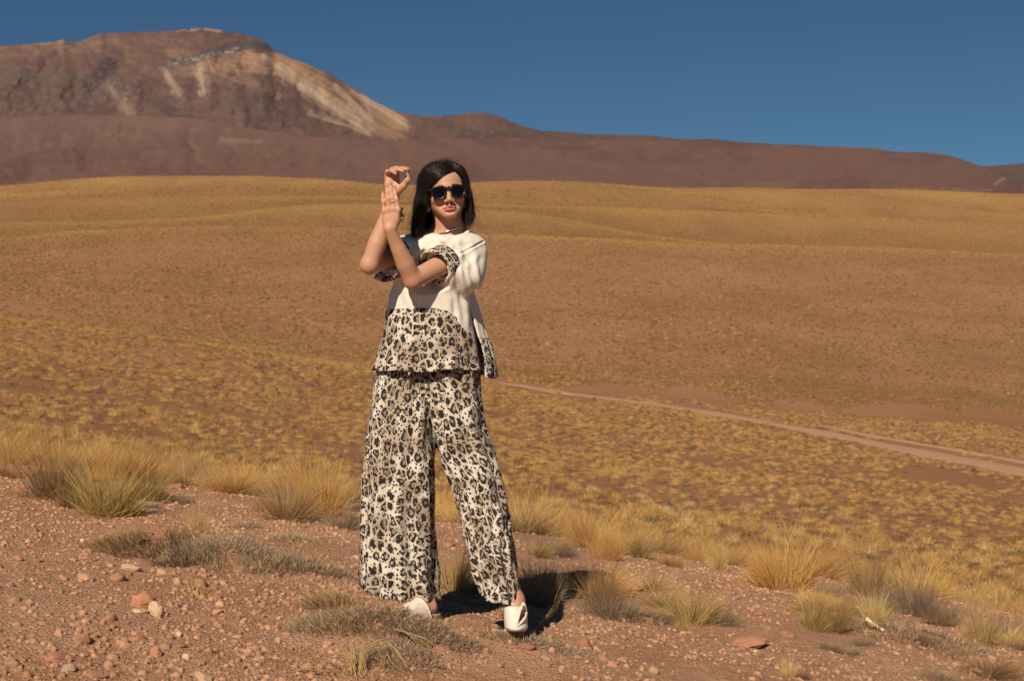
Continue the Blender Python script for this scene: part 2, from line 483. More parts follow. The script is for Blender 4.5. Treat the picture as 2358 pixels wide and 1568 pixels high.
def mountain_col(px, row, seed):
    n1 = fbm(px / 60, row / 40, 71, 5); n2 = fbm(px / 14, row / 9, 72, 4); n3 = fbm(px / 6, row / 5, 73, 3)
    c = np.zeros(px.shape + (3,)) + np.array((.150, .092, .076))
    c = cmix(c, (.118, .075, .068), smooth01(-.1, .35, n1))
    c = cmix(c, (.195, .125, .095), smooth01(.05, .5, n2) * .6)
    # upper left plateau, paler brown
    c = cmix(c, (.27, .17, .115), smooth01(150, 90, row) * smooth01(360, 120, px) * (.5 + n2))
    # orange and cream screes
    def scree(x0, y0, x1, y1, w0, w1, colr, k, hardness=.6):
        nonlocal c
        d, t = line_d(px + 9 * n2 + 6 * n3, row + 7 * n2 + 5 * n3, x0, y0, x1, y1)
        w = w0 + (w1 - w0) * t
        ang = math.atan2(y1 - y0, x1 - x0)
        al = (px * math.cos(ang) + row * math.sin(ang)); ac = (-px * math.sin(ang) + row * math.cos(ang))
        st = fbm(ac / 5.0, al / 70.0, int(x0), 4)
        m = smooth01(1.25, hardness * .3, d / (w * (1 + .5 * st + .3 * n2))) * k * np.clip(.75 + .8 * st, 0, 1.2)
        c = cmix(c, colr, m)
    OR, CR, WH = (.43, .255, .155), (.54, .385, .26), (.60, .50, .40)
    scree(640, 140, 900, 285, 34, 50, OR, .75)
    scree(570, 130, 660, 165, 26, 26, OR, .7)
    scree(480, 140, 610, 150, 22, 34, OR, .6)
    scree(462, 155, 470, 212, 14, 13, CR, .62)
    scree(380, 165, 412, 215, 13, 12, CR, .45)
    scree(415, 135, 600, 200, 40, 16, OR, .35)
    scree(600, 125, 700, 205, 9, 11, WH, .42)
    scree(700, 205, 850, 300, 13, 16, CR, .6)
    scree(712, 262, 850, 303, 8, 11, CR, .4)
    scree(650, 150, 800, 260, 8, 16, CR, .5)
    scree(770, 195, 850, 275, 7, 9, CR, .8)
    scree(820, 215, 930, 282, 8, 14, CR, .75)
    scree(845, 240, 858, 283, 4, 5, WH, .25)
    scree(655, 185, 640, 230, 5, 4, WH, .35)
    scree(240, 190, 300, 262, 14, 18, CR, .28)
    # rock bands: grey cliffs with pale faces
    def band(pts, w, colr, k, thr):
        nonlocal c
        p = np.array(pts, float); rr = np.interp(px, p[:, 0], p[:, 1])
        ins = smooth01(p[0, 0], p[0, 0] + 25, px) * smooth01(p[-1, 0], p[-1, 0] - 25, px)
        m = smooth01(1.2, .3, np.abs(row - rr + n2 * 6) / w) * ins * smooth01(thr, thr + .25, n3 + n2 * .5)
        c = cmix(c, colr, m * k)
    band([(370, 150), (430, 140), (500, 118), (560, 103), (632, 112)], 15, (.085, .075, .08), .9, -.45)
    band([(380, 152), (440, 138), (490, 124), (560, 112)], 7, (.36, .31, .28), .75, -.05)
    band([(0, 180), (100, 178), (200, 182), (300, 185)], 12, (.13, .105, .095), .7, -.3)
    band([(740, 180), (780, 190)], 9, (.09, .07, .07), .9, -.4)
    band([(0, 232), (60, 230), (110, 234)], 8, (.12, .08, .07), .7, -.2)
    d, t = line_d(px, row, 262, 140, 205, 200)
    c = cmix(c, (.07, .05, .058), smooth01(1, .3, d / (26 + 14 * n2)) * smooth01(-.3, .15, n3 + n2))
    d, t = line_d(px, row, 620, 160, 650, 205)
    c = cmix(c, (.08, .06, .06), smooth01(1, .3, d / 9) * .7 * smooth01(-.2, .2, n2))
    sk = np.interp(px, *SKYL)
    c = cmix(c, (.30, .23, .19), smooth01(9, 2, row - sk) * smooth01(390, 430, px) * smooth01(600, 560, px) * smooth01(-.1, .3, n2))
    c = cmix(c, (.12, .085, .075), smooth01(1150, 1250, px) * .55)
    c = cmix(c, (.30, .22, .17), smooth01(.2, .5, n3) * smooth01(60, 20, np.abs(px - 270)) * smooth01(45, 15, np.abs(row - 215)) * .6)
    return c

def foot_col(px, row, seed):
    n1 = fbm(px / 130, row / 40, 81, 5); n2 = fbm(px / 22, row / 10, 82, 4); n3 = fbm(px / 7, row / 5, 83, 3)
    c = np.zeros(px.shape + (3,)) + np.array((.170, .094, .074))
    c = cmix(c, (.140, .078, .068), smooth01(-.1, .3, n1))
    c = cmix(c, (.20, .117, .088), smooth01(.0, .5, n2) * .5)
    c = cmix(c, (.20, .125, .10), smooth01(380, 300, row) * smooth01(1100, 700, px) * .5)
    c = cmix(c, (.15, .09, .075), smooth01(.1, .5, n2 + n3) * .5)
    sp_ = smooth01(1, .2, np.hypot((px - 1780) / 90, (row - 425) / 12)) 
    c = cmix(c, (.20, .125, .07), sp_ * .7)
    d, t = line_d(px, row, 2290, 425, 2335, 395)
    c = cmix(c, (.34, .23, .17), smooth01(1, .3, d / 5) * .6)
    d, t = line_d(px, row, 2050, 432, 2290, 438)
    c = cmix(c, (.30, .20, .15), smooth01(1, .3, d / 3) * smooth01(-.1, .2, n3) * .5)
    d, t = line_d(px, row, 505, 323, 600, 326)
    c = cmix(c, (.37, .22, .15), smooth01(1.2, .0, d / 8) * .3)
    return c

def rock_mat(name, bump_m):
    r = NT(name)
    co = r.n('TexCoord').outputs['Object']
    at = r.n('Attribute', attribute_name='Col').outputs['Color']
    n = r.noise(co, .02, 8, .65)
    c = r.mix(r.ramp(n.outputs[0], .35, .65, 0, .35), at, r.mix(1.0, at, (1.25, 1.2, 1.15), 'MULTIPLY'))
    bn = r.bump(r.noise(co, .006, 10, .65).outputs[0], bump_m, 1.0)
    r.bsdf(c, .95, .08, bn)
    return r.m
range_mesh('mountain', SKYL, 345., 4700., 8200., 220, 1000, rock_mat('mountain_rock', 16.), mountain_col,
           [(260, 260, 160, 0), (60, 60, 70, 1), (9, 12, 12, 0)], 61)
range_mesh('foothills', FOOT, 462., 2500., 4600., 120, 800, rock_mat('foothill_soil', 9.), foot_col,
           [(150, 300, 160, 0), (30, 80, 60, 1), (5, 24, 16, 0)], 62)
# ------------------------------------------------------------------ grass
gm = NT('dry_grass')
at = gm.n('Attribute', attribute_name='Col').outputs['Color']
oi = gm.n('ObjectInfo')
hv = gm.n('HueSaturation'); gm.set(hv.inputs['Color'], at)
gm.set(hv.inputs['Value'], gm.ramp(oi.outputs['Random'], 0, 1, .82, 1.14))
gm.set(hv.inputs['Hue'], gm.ramp(oi.outputs['Random'], 0, 1, .492, .508))
d1 = gm.n('BsdfDiffuse'); gm.set(d1.inputs[0], hv.outputs[0])
d2 = gm.n('BsdfTranslucent'); gm.set(d2.inputs[0], hv.outputs[0])
ms = gm.n('MixShader'); ms.inputs[0].default_value = .3
gm.t.links.new(d1.outputs[0], ms.inputs[1]); gm.t.links.new(d2.outputs[0], ms.inputs[2]); gm.t.links.new(ms.outputs[0], gm.out.inputs[0])
GRASS = gm.m

GOLD = [(.68, .39, .125), (.74, .45, .155), (.58, .325, .105), (.80, .52, .20)]
PALE = [(.72, .50, .24), (.66, .46, .20), (.60, .42, .16), (.78, .58, .30)]
GREEN = [(.40, .30, .06), (.49, .36, .09), (.29, .23, .045), (.62, .44, .15)]
DEAD = [(.27, .185, .12), (.34, .235, .155), (.20, .14, .095), (.42, .30, .19)]
BROWN = [(.46, .28, .115), (.53, .33, .13), (.38, .23, .105), (.62, .41, .16)]
GREY = [(.41, .29, .195), (.49, .36, .24), (.30, .215, .145), (.60, .45, .29)]

def blades(base, dirv, length, width, bend, colr, nseg=3, rng=RNG, wav=.0):
    """base (n,3), dirv (n,3) start direction, bend (n,3) drift towards the tip; ribbons that taper"""
    n = len(base)
    t = np.linspace(0, 1, nseg + 1)
    side = np.cross(dirv, rng.normal(size=(n, 3))); side /= np.linalg.norm(side, axis=1)[:, None] + 1e-9
    pts = base[:, None, :] + dirv[:, None, :] * (length[:, None] * t[None, :])[..., None] + bend[:, None, :] * (length[:, None] * t[None, :] ** 2.2)[..., None]
    w = width[:, None] * (1 - t[None, :] ** 1.6 * .92)
    L = pts - side[:, None, :] * w[..., None] * .5; R = pts + side[:, None, :] * w[..., None] * .5
    V = np.stack([L, R], 2).reshape(n, -1, 3)          # n, 2*(nseg+1), 3
    k = 2 * (nseg + 1)
    f = []
    for s in range(nseg):
        f.append([2 * s, 2 * s + 1, 2 * s + 3, 2 * s + 2])
    f = np.array(f)[None] + (np.arange(n) * k)[:, None, None]
    C = np.repeat(colr[:, None, :], k, 1)
    return V.reshape(-1, 3), f.reshape(-1, 4), C.reshape(-1, 3)

def join(parts):
    Vs, Fs, Cs, o = [], [], [], 0
    for V, Fc, C in parts:
        Vs.append(V); Fs.append(Fc + o); Cs.append(C); o += len(V)
    return np.concatenate(Vs), np.concatenate(Fs), np.concatenate(Cs)

def pick(pal, n, rng):
    c = np.array(pal)[rng.integers(0, len(pal), n)]
    return c * rng.uniform(.8, 1.2, (n, 1))

def tussock(n, height, radius, spread, mixes, seed, width=.0022, lean=(0, 0), nseg=3, droop=.35, spiky=.1):
    """mixes: list of (share, palette, height factor, spread factor)"""
    rng = np.random.default_rng(seed)
    parts = []
    nc = max(2, int(5 + radius * 20))                       # sub-clumps give the crown lobes and gaps
    ca = rng.uniform(0, 2 * math.pi, nc); cr = radius * np.sqrt(rng.uniform(0, 1, nc))
    ch = rng.uniform(.55, 1.12, nc); cd = rng.normal(0, .24, (nc, 2))
    for share, pal, hf, sf in mixes:
        m = int(n * share)
        k = rng.integers(0, nc, m)
        bx = cr[k] * np.cos(ca[k]) + rng.normal(0, radius * .28, m); by = cr[k] * np.sin(ca[k]) + rng.normal(0, radius * .28, m)
        az = np.arctan2(by, bx) + rng.normal(0, .7, m)
        rr = np.hypot(bx, by) / (radius + 1e-6)
        tilt = np.abs(rng.normal(0, .2, m)) + rr * spread * sf * rng.uniform(.5, 1.2, m)
        d = np.stack([np.sin(tilt) * np.cos(az) + lean[0] + cd[k, 0], np.sin(tilt) * np.sin(az) + lean[1] + cd[k, 1], np.cos(tilt)], -1)
        d /= np.linalg.norm(d, axis=1)[:, None]
        ln = height * hf * ch[k] * np.clip(rng.normal(.78, .2, m), .25, 1.25) * (1.05 - .25 * np.clip(rr, 0, 1.2))
        bend = np.stack([np.cos(az) * droop * rng.uniform(.1, 1, m), np.sin(az) * droop * rng.uniform(.1, 1, m), -droop * rng.uniform(0, .6, m)], -1)
        bend += rng.normal(0, spiky, (m, 3)) * (1 + 2.5 * (rng.uniform(0, 1, (m, 1)) < .18))
        parts.append(blades(np.stack([bx, by, np.full(m, -.02)], -1), d, ln, width * rng.uniform(.6, 1.5, m), bend, pick(pal, m, rng), nseg, rng))
    return join(parts)

def tuft_mesh(name, *a, **k):
    V, Fc, C = tussock(*a, **k)
    return mesh_np(name, V, Fc, col=C)

# meshes shared between look-alikes (height near .5 m, scaled when placed)
NEAR = {
 'gold': [tuft_mesh('golden_tussock', 1500, .50, .13, .75, [(.75, GOLD, 1, 1), (.25, BROWN, .7, 1.4)], 100 + i, width=.0030) for i in range(4)],
 'pale': [tuft_mesh('pale_tussock', 1100, .42, .12, .8, [(.8, PALE, 1, 1), (.2, GREEN, .7, 1)], 200 + i, width=.0030) for i in range(2)],
 'green': [tuft_mesh('green_tussock', 1500, .42, .15, .95, [(.5, GREEN, .9, 1), (.35, PALE, 1, 1.1), (.15, DEAD, .5, 1.4)], 300 + i, width=.0028) for i in range(3)],
 'brown': [tuft_mesh('brown_tussock', 1500, .42, .14, .9, [(.55, BROWN, 1, 1), (.45, DEAD, .75, 1.2)], 400 + i, width=.0028) for i in range(3)],
 'dead': [tuft_mesh('dead_tussock', 1600, .30, .18, 1.0, [(.75, DEAD, 1, 1), (.25, GREY, .9, 1)], 500 + i, width=.0028, spiky=.2) for i in range(3)],
}
FGOLD = [(.62, .36, .12), (.67, .42, .16), (.52, .295, .095), (.72, .47, .20)]
FGREEN = [(.19, .13, .048), (.25, .17, .06), (.31, .20, .07)]
FDEAD = [(.14, .105, .078), (.19, .14, .10)]
MID = {
 'gold': [tuft_mesh('golden_tussock_far', 150, .36, .13, .55, [(.85, FGOLD, 1, 1), (.15, BROWN, .8, 1.3)], 600 + i, width=.016, nseg=2, droop=.2) for i in range(2)],
 'pale': [tuft_mesh('pale_tussock_far', 120, .32, .12, .6, [(.8, PALE, 1, 1), (.2, FGOLD, .8, 1.0)], 620, width=.016, nseg=2, droop=.2)],
 'green': [tuft_mesh('green_tussock_far', 130, .28, .16, .8, [(.75, FGREEN, 1, 1), (.25, FGOLD, .9, 1)], 640, width=.018, nseg=2, droop=.2)],
 'dead': [tuft_mesh('dead_tussock_far', 140, .20, .17, 1.0, [(.95, FDEAD, 1, 1), (.05, GOLD, 1.1, 1)], 660, width=.017, nseg=2, spiky=.25, droop=.2)],
}

def place_tuft(me, x, Y, s, hs=1.0, rz=None, name='grass_tussock', label=None, group=None, cat='grass tussock'):
    o = bpy.data.objects.new(name, me); COL.objects.link(o)
    if not me.materials: me.materials.append(GRASS)
    o.location = (x, Y, float(ground_z(x, Y)) - .005)
    o.rotation_euler = (0, 0, RNG.uniform(0, 6.28) if rz is None else rz)
    o.scale = (s, s, s * hs)
    tag(o, label, cat, group)
    return o

# the tussocks one can point at: foot px, foot row, height, half width (2358 wide photograph), kind, label
NAMED = [
 (130, 1150, 150, 95, 'brown', 'large golden brown tussock left of the greenest tussock at the left'),
 (240, 1186, 135, 85, 'green', 'large green and yellow tussock, the greenest of the left group on the red soil'),
 (165, 1172, 80, 40, 'brown', 'low brown grass tuft wedged between the two large left tussocks'),
 (335, 1150, 85, 50, 'green', 'low green tuft leaning right out of the large green tussock'),
 (235, 1070, 110, 75, 'gold', 'golden tussock standing behind the large green tussock at the left'),
 (330, 1058, 95, 60, 'gold', 'upright golden tussock behind and right of the greenest tussock'),
 (385, 1105, 80, 50, 'gold', 'golden tussock with dark base just above the flat red boulder'),
 (500, 1090, 95, 70, 'gold', 'golden tussock with a dark hollow, midway between green tussock and trousers'),
 (600, 1120, 85, 65, 'gold', 'golden tussock left of the big straw tussock beside the trousers'),
 (745, 1190, 135, 85, 'gold', 'tall straw yellow tussock on the crest, left of the trousers'),
 (660, 1196, 95, 85, 'brown', 'grey brown tussock with stems splayed left at foot of tall straw tussock'),
 (810, 1170, 120, 60, 'gold', 'golden tussock partly hidden behind the left trouser leg'),
 (790, 1215, 55, 50, 'dead', 'dark dead tuft at the left trouser leg edge on the crest'),
 (455, 1225, 68, 30, 'pale', 'small straw tuft rising behind the grey cushion at the left'),
 (560, 1140, 45, 35, 'green', 'little yellow green tuft in front of the golden row at the left'),
 (25, 1080, 60, 45, 'gold', 'yellow tuft cut by the left edge of the picture'),
 (60, 1010, 90, 110, 'dead', 'wide grey bush behind the tuft at the left edge'),
 (480, 1125, 60, 70, 'dead', 'grey dead bush below the golden row near the flat red boulder'),
 (1045, 1362, 108, 42, 'green', 'green gold tussock seen between the two trouser legs'),
 (1088, 1375, 85, 22, 'dead', 'narrow dead tuft against the inner edge of the right trouser leg'),
 (1245, 1390, 115, 62, 'dead', 'dark spiky tussock standing in the shadow behind the right trouser leg'),
 (1385, 1405, 130, 60, 'brown', 'brown gold tussock at the right end of the black shadow'),
 (1415, 1420, 60, 70, 'dead', 'low dark grey bush in front of the brown tussock by the shadow'),
 (1215, 1225, 100, 55, 'gold', 'golden tussock touching the right trouser leg at knee height'),
 (1280, 1232, 85, 48, 'dead', 'round grey brown tussock right of the trouser leg at knee height'),
 (1345, 1262, 90, 42, 'gold', 'golden tussock on the crest, third to the right of the trousers'),
 (1400, 1290, 78, 45, 'gold', 'straw tussock leaning left on the crest before the brown bush'),
 (1460, 1284, 70, 55, 'brown', 'brown tussock on the crest right of the leaning straw tussock'),
 (1605, 1262, 68, 42, 'brown', 'dark brown tussock just above the blue litter'),
 (1650, 1312, 72, 30, 'pale', 'narrow straw tuft just right of the blue litter'),
 (1690, 1282, 34, 38, 'dead', 'low dark tuft behind the narrow straw tuft near the blue litter'),
 (1595, 1436, 88, 72, 'green', 'broad green gold tussock on bare soil, right of the shadow'),
 (1665, 1440, 55, 42, 'dead', 'drooping grey right end beside the broad green gold tussock'),
 (1568, 1449, 30, 16, 'green', 'tiny bright green tuft in front of the broad green gold tussock'),
 (1496, 1471, 18, 11, 'green', 'tiniest green tuft left of the bright green tuft'),
 (1810, 1360, 118, 92, 'gold', 'largest golden tussock of the right side, above the bare mound'),
 (1745, 1340, 75, 40, 'pale', 'straw tuft at the left flank of the largest right golden tussock'),
 (1870, 1448, 82, 48, 'green', 'yellow green tussock, left half of the pair below the bare mound'),
 (1925, 1452, 84, 50, 'brown', 'dark brown tussock, right half of the pair below the bare mound'),
 (2012, 1440, 84, 46, 'pale', 'pale yellow upright tussock between the brown pair and the dark slope'),
 (1995, 1375, 112, 66, 'brown', 'golden brown tussock behind the pale upright tussock'),
 (2100, 1415, 100, 85, 'dead', 'big dark grey bush sprawling down the slope at the right'),
 (2160, 1435, 60, 55, 'dead', 'lower right end of the big dark grey bush'),
 (2262, 1482, 105, 58, 'pale', 'bright straw yellow tussock near the lower right corner'),
 (2335, 1385, 82, 48, 'brown', 'brown gold tussock cut by the right edge of the picture'),
 (2345, 1460, 62, 25, 'pale', 'narrow straw tuft at the right edge behind the bright yellow tussock'),
 (2180, 1355, 80, 45, 'pale', 'straw tussock behind the big dark bush on the right'),
 (2045, 1300, 62, 38, 'dead', 'isolated dark round bush in the golden band at the right'),
 (1815, 1558, 42, 28, 'pale', 'small pale straw clump bent over at the bottom right'),
 (1848, 1562, 26, 26, 'dead', 'dark stubble right beside the bent pale straw clump'),
 (1757, 1481, 40, 14, 'pale', 'thin sparse tuft on the bare slope above the dark hollow'),
 (1910, 1500, 26, 30, 'dead', 'flat grey stubble, left of two on the bare right slope'),
 (1955, 1508, 22, 32, 'dead', 'flat grey stubble, right of two on the bare right slope'),
]
HK = {'gold': .50, 'pale': .42, 'green': .42, 'brown': .42, 'dead': .30}
WK = {'gold': .30, 'pale': .27, 'green': .29, 'brown': .28, 'dead': .27}
named_xy = []
def extent(me):
    v = np.empty(len(me.vertices) * 3, np.float32); me.vertices.foreach_get('co', v); v = v.reshape(-1, 3)
    return float(np.percentile(v[:, 2], 97)), float(np.percentile(np.abs(v[:, 0]), 93))
EXT = {m.name: extent(m) for k in NEAR for m in NEAR[k]}
for i, (px, py, h, hw, kind, lab) in enumerate(NAMED):
    x, Y, z = hit(px, py)
    Y = min(Y, 14.0)
    sc = Y / F / 2.303
    H = h * sc * .92; Wd = hw * sc * .80
    pool = NEAR[kind]; me = pool[i % len(pool)]; eh, ew = EXT[me.name]
    s = Wd / ew; hs = (H / eh) / s
    place_tuft(me, x, Y, s, hs, label=lab)
    named_xy.append((x, Y, Wd))
named_xy = np.array(named_xy)

# the golden band beyond the crest: the nearest 240 are things, all beyond are one mass
rng = np.random.default_rng(11)
def tuft_field(n, Y0, Y1, pw=2.0, umax=.70):
    n = int(n * umax / .47)
    Y = (rng.uniform(0, 1, n) * (Y1 ** pw - Y0 ** pw) + Y0 ** pw) ** (1 / pw)
    u = rng.uniform(-umax, umax, n)
    return u * Y, Y
def poisson(x, Y, rmin):
    keep = []; cell = {}
    for i in range(len(x)):
        cx, cy = int(x[i] // rmin), int(Y[i] // rmin); ok = True
        for a in (-1, 0, 1):
            for b in (-1, 0, 1):
                for j in cell.get((cx + a, cy + b), ()):
                    if (x[j] - x[i]) ** 2 + (Y[j] - Y[i]) ** 2 < rmin * rmin: ok = False
        if ok:
            keep.append(i); cell.setdefault((cx, cy), []).append(i)
    return np.array(keep)
x1, y1 = tuft_field(1800, 9.3, 21, 2.0, .39)
k = poisson(x1, y1, .46); x1, y1 = x1[k], y1[k]
ok = np.ones(len(x1), bool)
for nx, ny, nw in named_xy:
    ok &= np.hypot(x1 - nx, y1 - ny) > nw + .1
gz = ground_z(x1, y1)
rowv = 784 - (gz - CAM_Z) / y1 * F * 2.303
ppx = 1179 + x1 / y1 * F * 2.303
ok &= ~((y1 < 10.6) & (rng.uniform(0, 1, len(x1)) < .15))
dens = fbm(x1 * .5, y1 * .5, 91, 2)
ok &= dens > -.45
x1, y1 = x1[ok], y1[ok]
order = np.argsort(y1)[:245]
LAB = {'gold': 'golden tussock', 'pale': 'pale straw tussock', 'dead': 'grey dead bush', 'green': 'greenish tussock', 'brown': 'brown tussock'}
def lab_t(kk, x, Y):
    z = float(ground_z(x, Y)); return LAB[kk] + ' ' + near_words(1179 + x / Y * F * 2.303, 784 - (z - CAM_Z) / Y * F * 2.303, LMT, 1.2)
LMT = [(60, 1010, 'wide grey bush at the left edge'), (240, 1100, 'greenest tussock'), (385, 1080, 'flat red boulder'), (500, 1060, 'dark hollow tussock'), (600, 1090, 'left tussock row end'),
 (745, 1100, 'tall straw tussock by the trousers'), (860, 1150, 'left trouser leg'), (1020, 1180, 'gap between the trouser legs'), (1215, 1180, 'right trouser leg'), (1345, 1220, 'tussock trio on the crest'),
 (1460, 1240, 'leaning straw tussock'), (1605, 1230, 'blue litter'), (1690, 1270, 'low dark tuft near the litter'), (1810, 1270, 'largest right golden tussock'), (1995, 1290, 'brown tussock of the right'),
 (2100, 1330, 'big dark grey bush'), (2262, 1400, 'bright yellow corner tussock'), (2335, 1320, 'tussock at the right edge')]
LMS = [(361, 1416, 'bright upright rock'), (465, 1350, 'smooth red boulder'), (271, 1335, 'rounded rubble rock'), (199, 1336, 'low orange rock'), (185, 1478, 'dark red lump'), (315, 1476, 'long flat slab'),
 (357, 1512, 'large tilted red rock'), (27, 1534, 'rough tan corner lump'), (154, 1548, 'pale jagged rock'), (470, 1566, 'tan slab at the bottom'), (558, 1460, 'small red pair left of the cushion'), (620, 1415, 'flat grey mat'),
 (850, 1432, 'largest cushion'), (860, 1545, 'bent straw bundle'), (720, 1540, 'round orange pair'), (345, 1262, 'dark brown cushion'), (520, 1280, 'pale dome cushion'), (715, 1312, 'thin dark cushion'), (455, 1200, 'small straw tuft'),
 (240, 1186, 'greenest tussock'), (43, 1292, 'left edge red stones'), (27, 1100, 'left edge boulder'), (745, 1190, 'tall straw tussock'), (984, 1418, 'left shoe'), (1187, 1452, 'right shoe'), (1344, 1492, 'large round red stone'),
 (1080, 1520, 'bare bottom centre'), (1385, 1405, 'brown gold tussock'), (1595, 1436, 'broad green gold tussock'), (1713, 1488, 'wide red slab'), (1570, 1512, 'faint grey stubble'), (1815, 1558, 'bent pale straw clump'),
 (1900, 1450, 'green and brown tussock pair'), (1955, 1508, 'flat grey stubble pair'), (2012, 1440, 'pale upright tussock'), (2182, 1556, 'orange oval stone'), (2262, 1482, 'bright yellow tussock'), (2285, 1520, 'tan stone by the corner'), (1605, 1275, 'blue litter'), (1400, 1290, 'leaning straw tussock'), (1749, 1416, 'lip of the bare mound')]
def near_words(px, py, marks, sq=1.8):
    d = [math.hypot(px - a, (py - b) * sq) for a, b, _ in marks]; i = int(np.argmin(d)); a, b, nm = marks[i]; dx, dy = px - a, (py - b) * sq
    r_ = d[i]; how = 'right at the' if r_ < 22 else None
    if how: return how + ' ' + nm
    ver = 'above' if dy < 0 else 'below'; hor = 'left of' if dx < 0 else 'right of'
    ang = abs(math.degrees(math.atan2(abs(dy), abs(dx))))
    w = hor if ang < 22 else (ver if ang > 68 else ver + ' and ' + hor)
    far_ = 'close ' if r_ < 60 else ('' if r_ < 110 else 'well ')
    return far_ + w + ' the ' + nm
rng2 = np.random.default_rng(21)
for n_ in range(46):
    px = rng2.uniform(1230, 2370) if n_ < 36 else rng2.uniform(0, 800)
    py = float(np.interp(px, TX, RC)) + rng2.uniform(0, 1) ** 1.6 * (150 if n_ < 36 else 60) + 6
    kk = ['dead', 'gold', 'brown', 'dead', 'pale'][rng2.integers(0, 5)]
    x, Y, z = hit(px, py); me = NEAR[kk][n_ % len(NEAR[kk])]
    if np.min(np.hypot(named_xy[:, 0] - x, named_xy[:, 1] - Y)) < .12: continue
    s_ = rng2.uniform(.22, .5); place_tuft(me, x, Y, float(s_), float(rng2.uniform(.7, 1.05)), label='low scruffy ' + LAB[kk] + ' ' + near_words(px, py, LMS), group='low tufts scattered down the slope')
protos = {}
for n_, i in enumerate(order):
    kk = rng.choice(['gold', 'pale', 'dead', 'green', 'brown'], p=[.54, .08, .20, .02, .16])
    far = n_ > 190 and kk in MID
    pool = MID[kk] if far else NEAR[kk]
    s = rng.uniform(.55, .98)
    o = place_tuft(pool[n_ % len(pool)], float(x1[i]), float(y1[i]), float(s), float(rng.uniform(.8, 1.1)), label=lab_t(kk, float(x1[i]), float(y1[i])), group='tussocks in the golden band beyond the crest')
    if far: protos.setdefault((kk, n_ % len(pool)), o)
for kk in MID:                                             # each far kind is also seen once as a thing of its own
    for j in range(len(MID[kk])):
        if (kk, j) not in protos:
            xx = float(rng.uniform(-4, 4)); yy = float(rng.uniform(17, 20))
            protos[(kk, j)] = place_tuft(MID[kk][j], xx, yy, .9, label=lab_t(kk, xx, yy), group='tussocks in the golden band beyond the crest')
last = y1[order].max()
# beyond the sides of the picture the band goes on as part of the mass
sx, sy = tuft_field(900, 9.4, last); sk_ = (np.abs(sx / sy) > .40); sx, sy = sx[sk_], sy[sk_]; kk_ = poisson(sx, sy, .5); SIDE = np.stack([sx[kk_], sy[kk_], ground_z(sx[kk_], sy[kk_]) - .02], -1)

# everything farther: one mass of tussocks
def field_layer(n, Y0, Y1, rmin, smin, smax, cover_thr):
    x, y = tuft_field(n, Y0, Y1)
    if rmin: k = poisson(x, y, rmin); x, y = x[k], y[k]
    z = ground_z(x, y)
    b = bare_mask(x, y, z) * 1.55
    dn = fbm(x / 7, y / 9, 93, 3) + .6 * fbm(x / 2.2, y / 2.2, 94, 2)
    keep = (b < rng.uniform(.25, .9, len(x))) & (dn > cover_thr + rng.uniform(-.25, .25, len(x)))
    x, y, z = x[keep], y[keep], z[keep]
    return np.stack([x, y, z - .02], -1), rng.uniform(smin, smax, len(x)) * (1 + .3 * fbm(x / 5, y / 5, 95, 2))
L1_, S1_ = field_layer(12000, last, 45, .46, .8, 1.3, -.5)
L2_, S2_ = field_layer(36000, 45, 120, .55, .85, 1.45, -.45)
L3_, S3_ = field_layer(150000, 120, 330, .62, .95, 1.8, -.5)
L4_, S4_ = field_layer(170000, 330, 1150, 1.1, 1.5, 3.0, -.5)
L5_, S5_ = field_layer(50000, 1150, 1970, 0, 3.0, 5.5, -.3)
PTS = np.concatenate([SIDE, L1_, L2_, L3_, L4_, L5_]); SCL = np.concatenate([rng.uniform(.9, 1.3, len(SIDE)), S1_, S2_, S3_, S4_, S5_])
off_track = np.ones(len(PTS), bool)
for cen_, w_ in TRACKS:
    i0 = np.nonzero((PTS[:, 1] > cen_[:, 1].min() - 6) & (PTS[:, 1] < cen_[:, 1].max() + 6))[0]
    dmin = np.full(len(i0), 1e9)
    for c_ in cen_: dmin = np.minimum(dmin, (PTS[i0, 0] - c_[0]) ** 2 + (PTS[i0, 1] - c_[1]) ** 2)
    off_track[i0] &= dmin > (w_ * .55) ** 2
PTS, SCL = PTS[off_track], SCL[off_track]
SCL = SCL * .95
ppx = 1179 + PTS[:, 0] / PTS[:, 1] * F * 2.303; prow = 784 - (PTS[:, 2] - CAM_Z) / PTS[:, 1] * F * 2.303
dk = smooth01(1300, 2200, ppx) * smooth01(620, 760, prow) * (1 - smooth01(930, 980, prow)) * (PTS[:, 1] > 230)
r_ = rng.uniform(0, 1, len(PTS))
SCL = SCL * .85
farslope = PTS[:, 1] > 240
kind = np.where(r_ < .52, rng.integers(0, 2, len(PTS)), np.where(r_ < .60, 2, np.where(r_ < .70, 3, 4)))
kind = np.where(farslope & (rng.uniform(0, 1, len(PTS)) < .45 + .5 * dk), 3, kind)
cr_k = np.zeros(len(PTS))
for Yk, _ in CRESTS: cr_k = np.maximum(cr_k, np.exp(-((PTS[:, 1] - Yk * .985) / (Yk * .03)) ** 2))
hill = PTS[:, 1] > 560
kind = np.where(hill & (rng.uniform(0, 1, len(PTS)) < cr_k), 0, np.where(hill & (rng.uniform(0, 1, len(PTS)) < .8) & (cr_k < .3), 3, kind))
me = bpy.data.meshes.new('tussock_field'); me.vertices.add(len(PTS)); me.vertices.foreach_set('co', PTS.astype(np.float32).ravel())
for nm, dt, arr in (('scl', 'FLOAT', SCL), ('kindi', 'INT', kind), ('rz', 'FLOAT', rng.uniform(0, 6.28, len(PTS)))):
    a = me.attributes.new(nm, dt, 'POINT'); a.data.foreach_set('value', np.ascontiguousarray(arr.astype(np.float32 if dt == 'FLOAT' else np.int32)))
field = bpy.data.objects.new('tussock_field', me); COL.objects.link(field)
tag(field, 'yellow tussock grass covering the valley and far slope', 'tussock grass', kind='stuff')

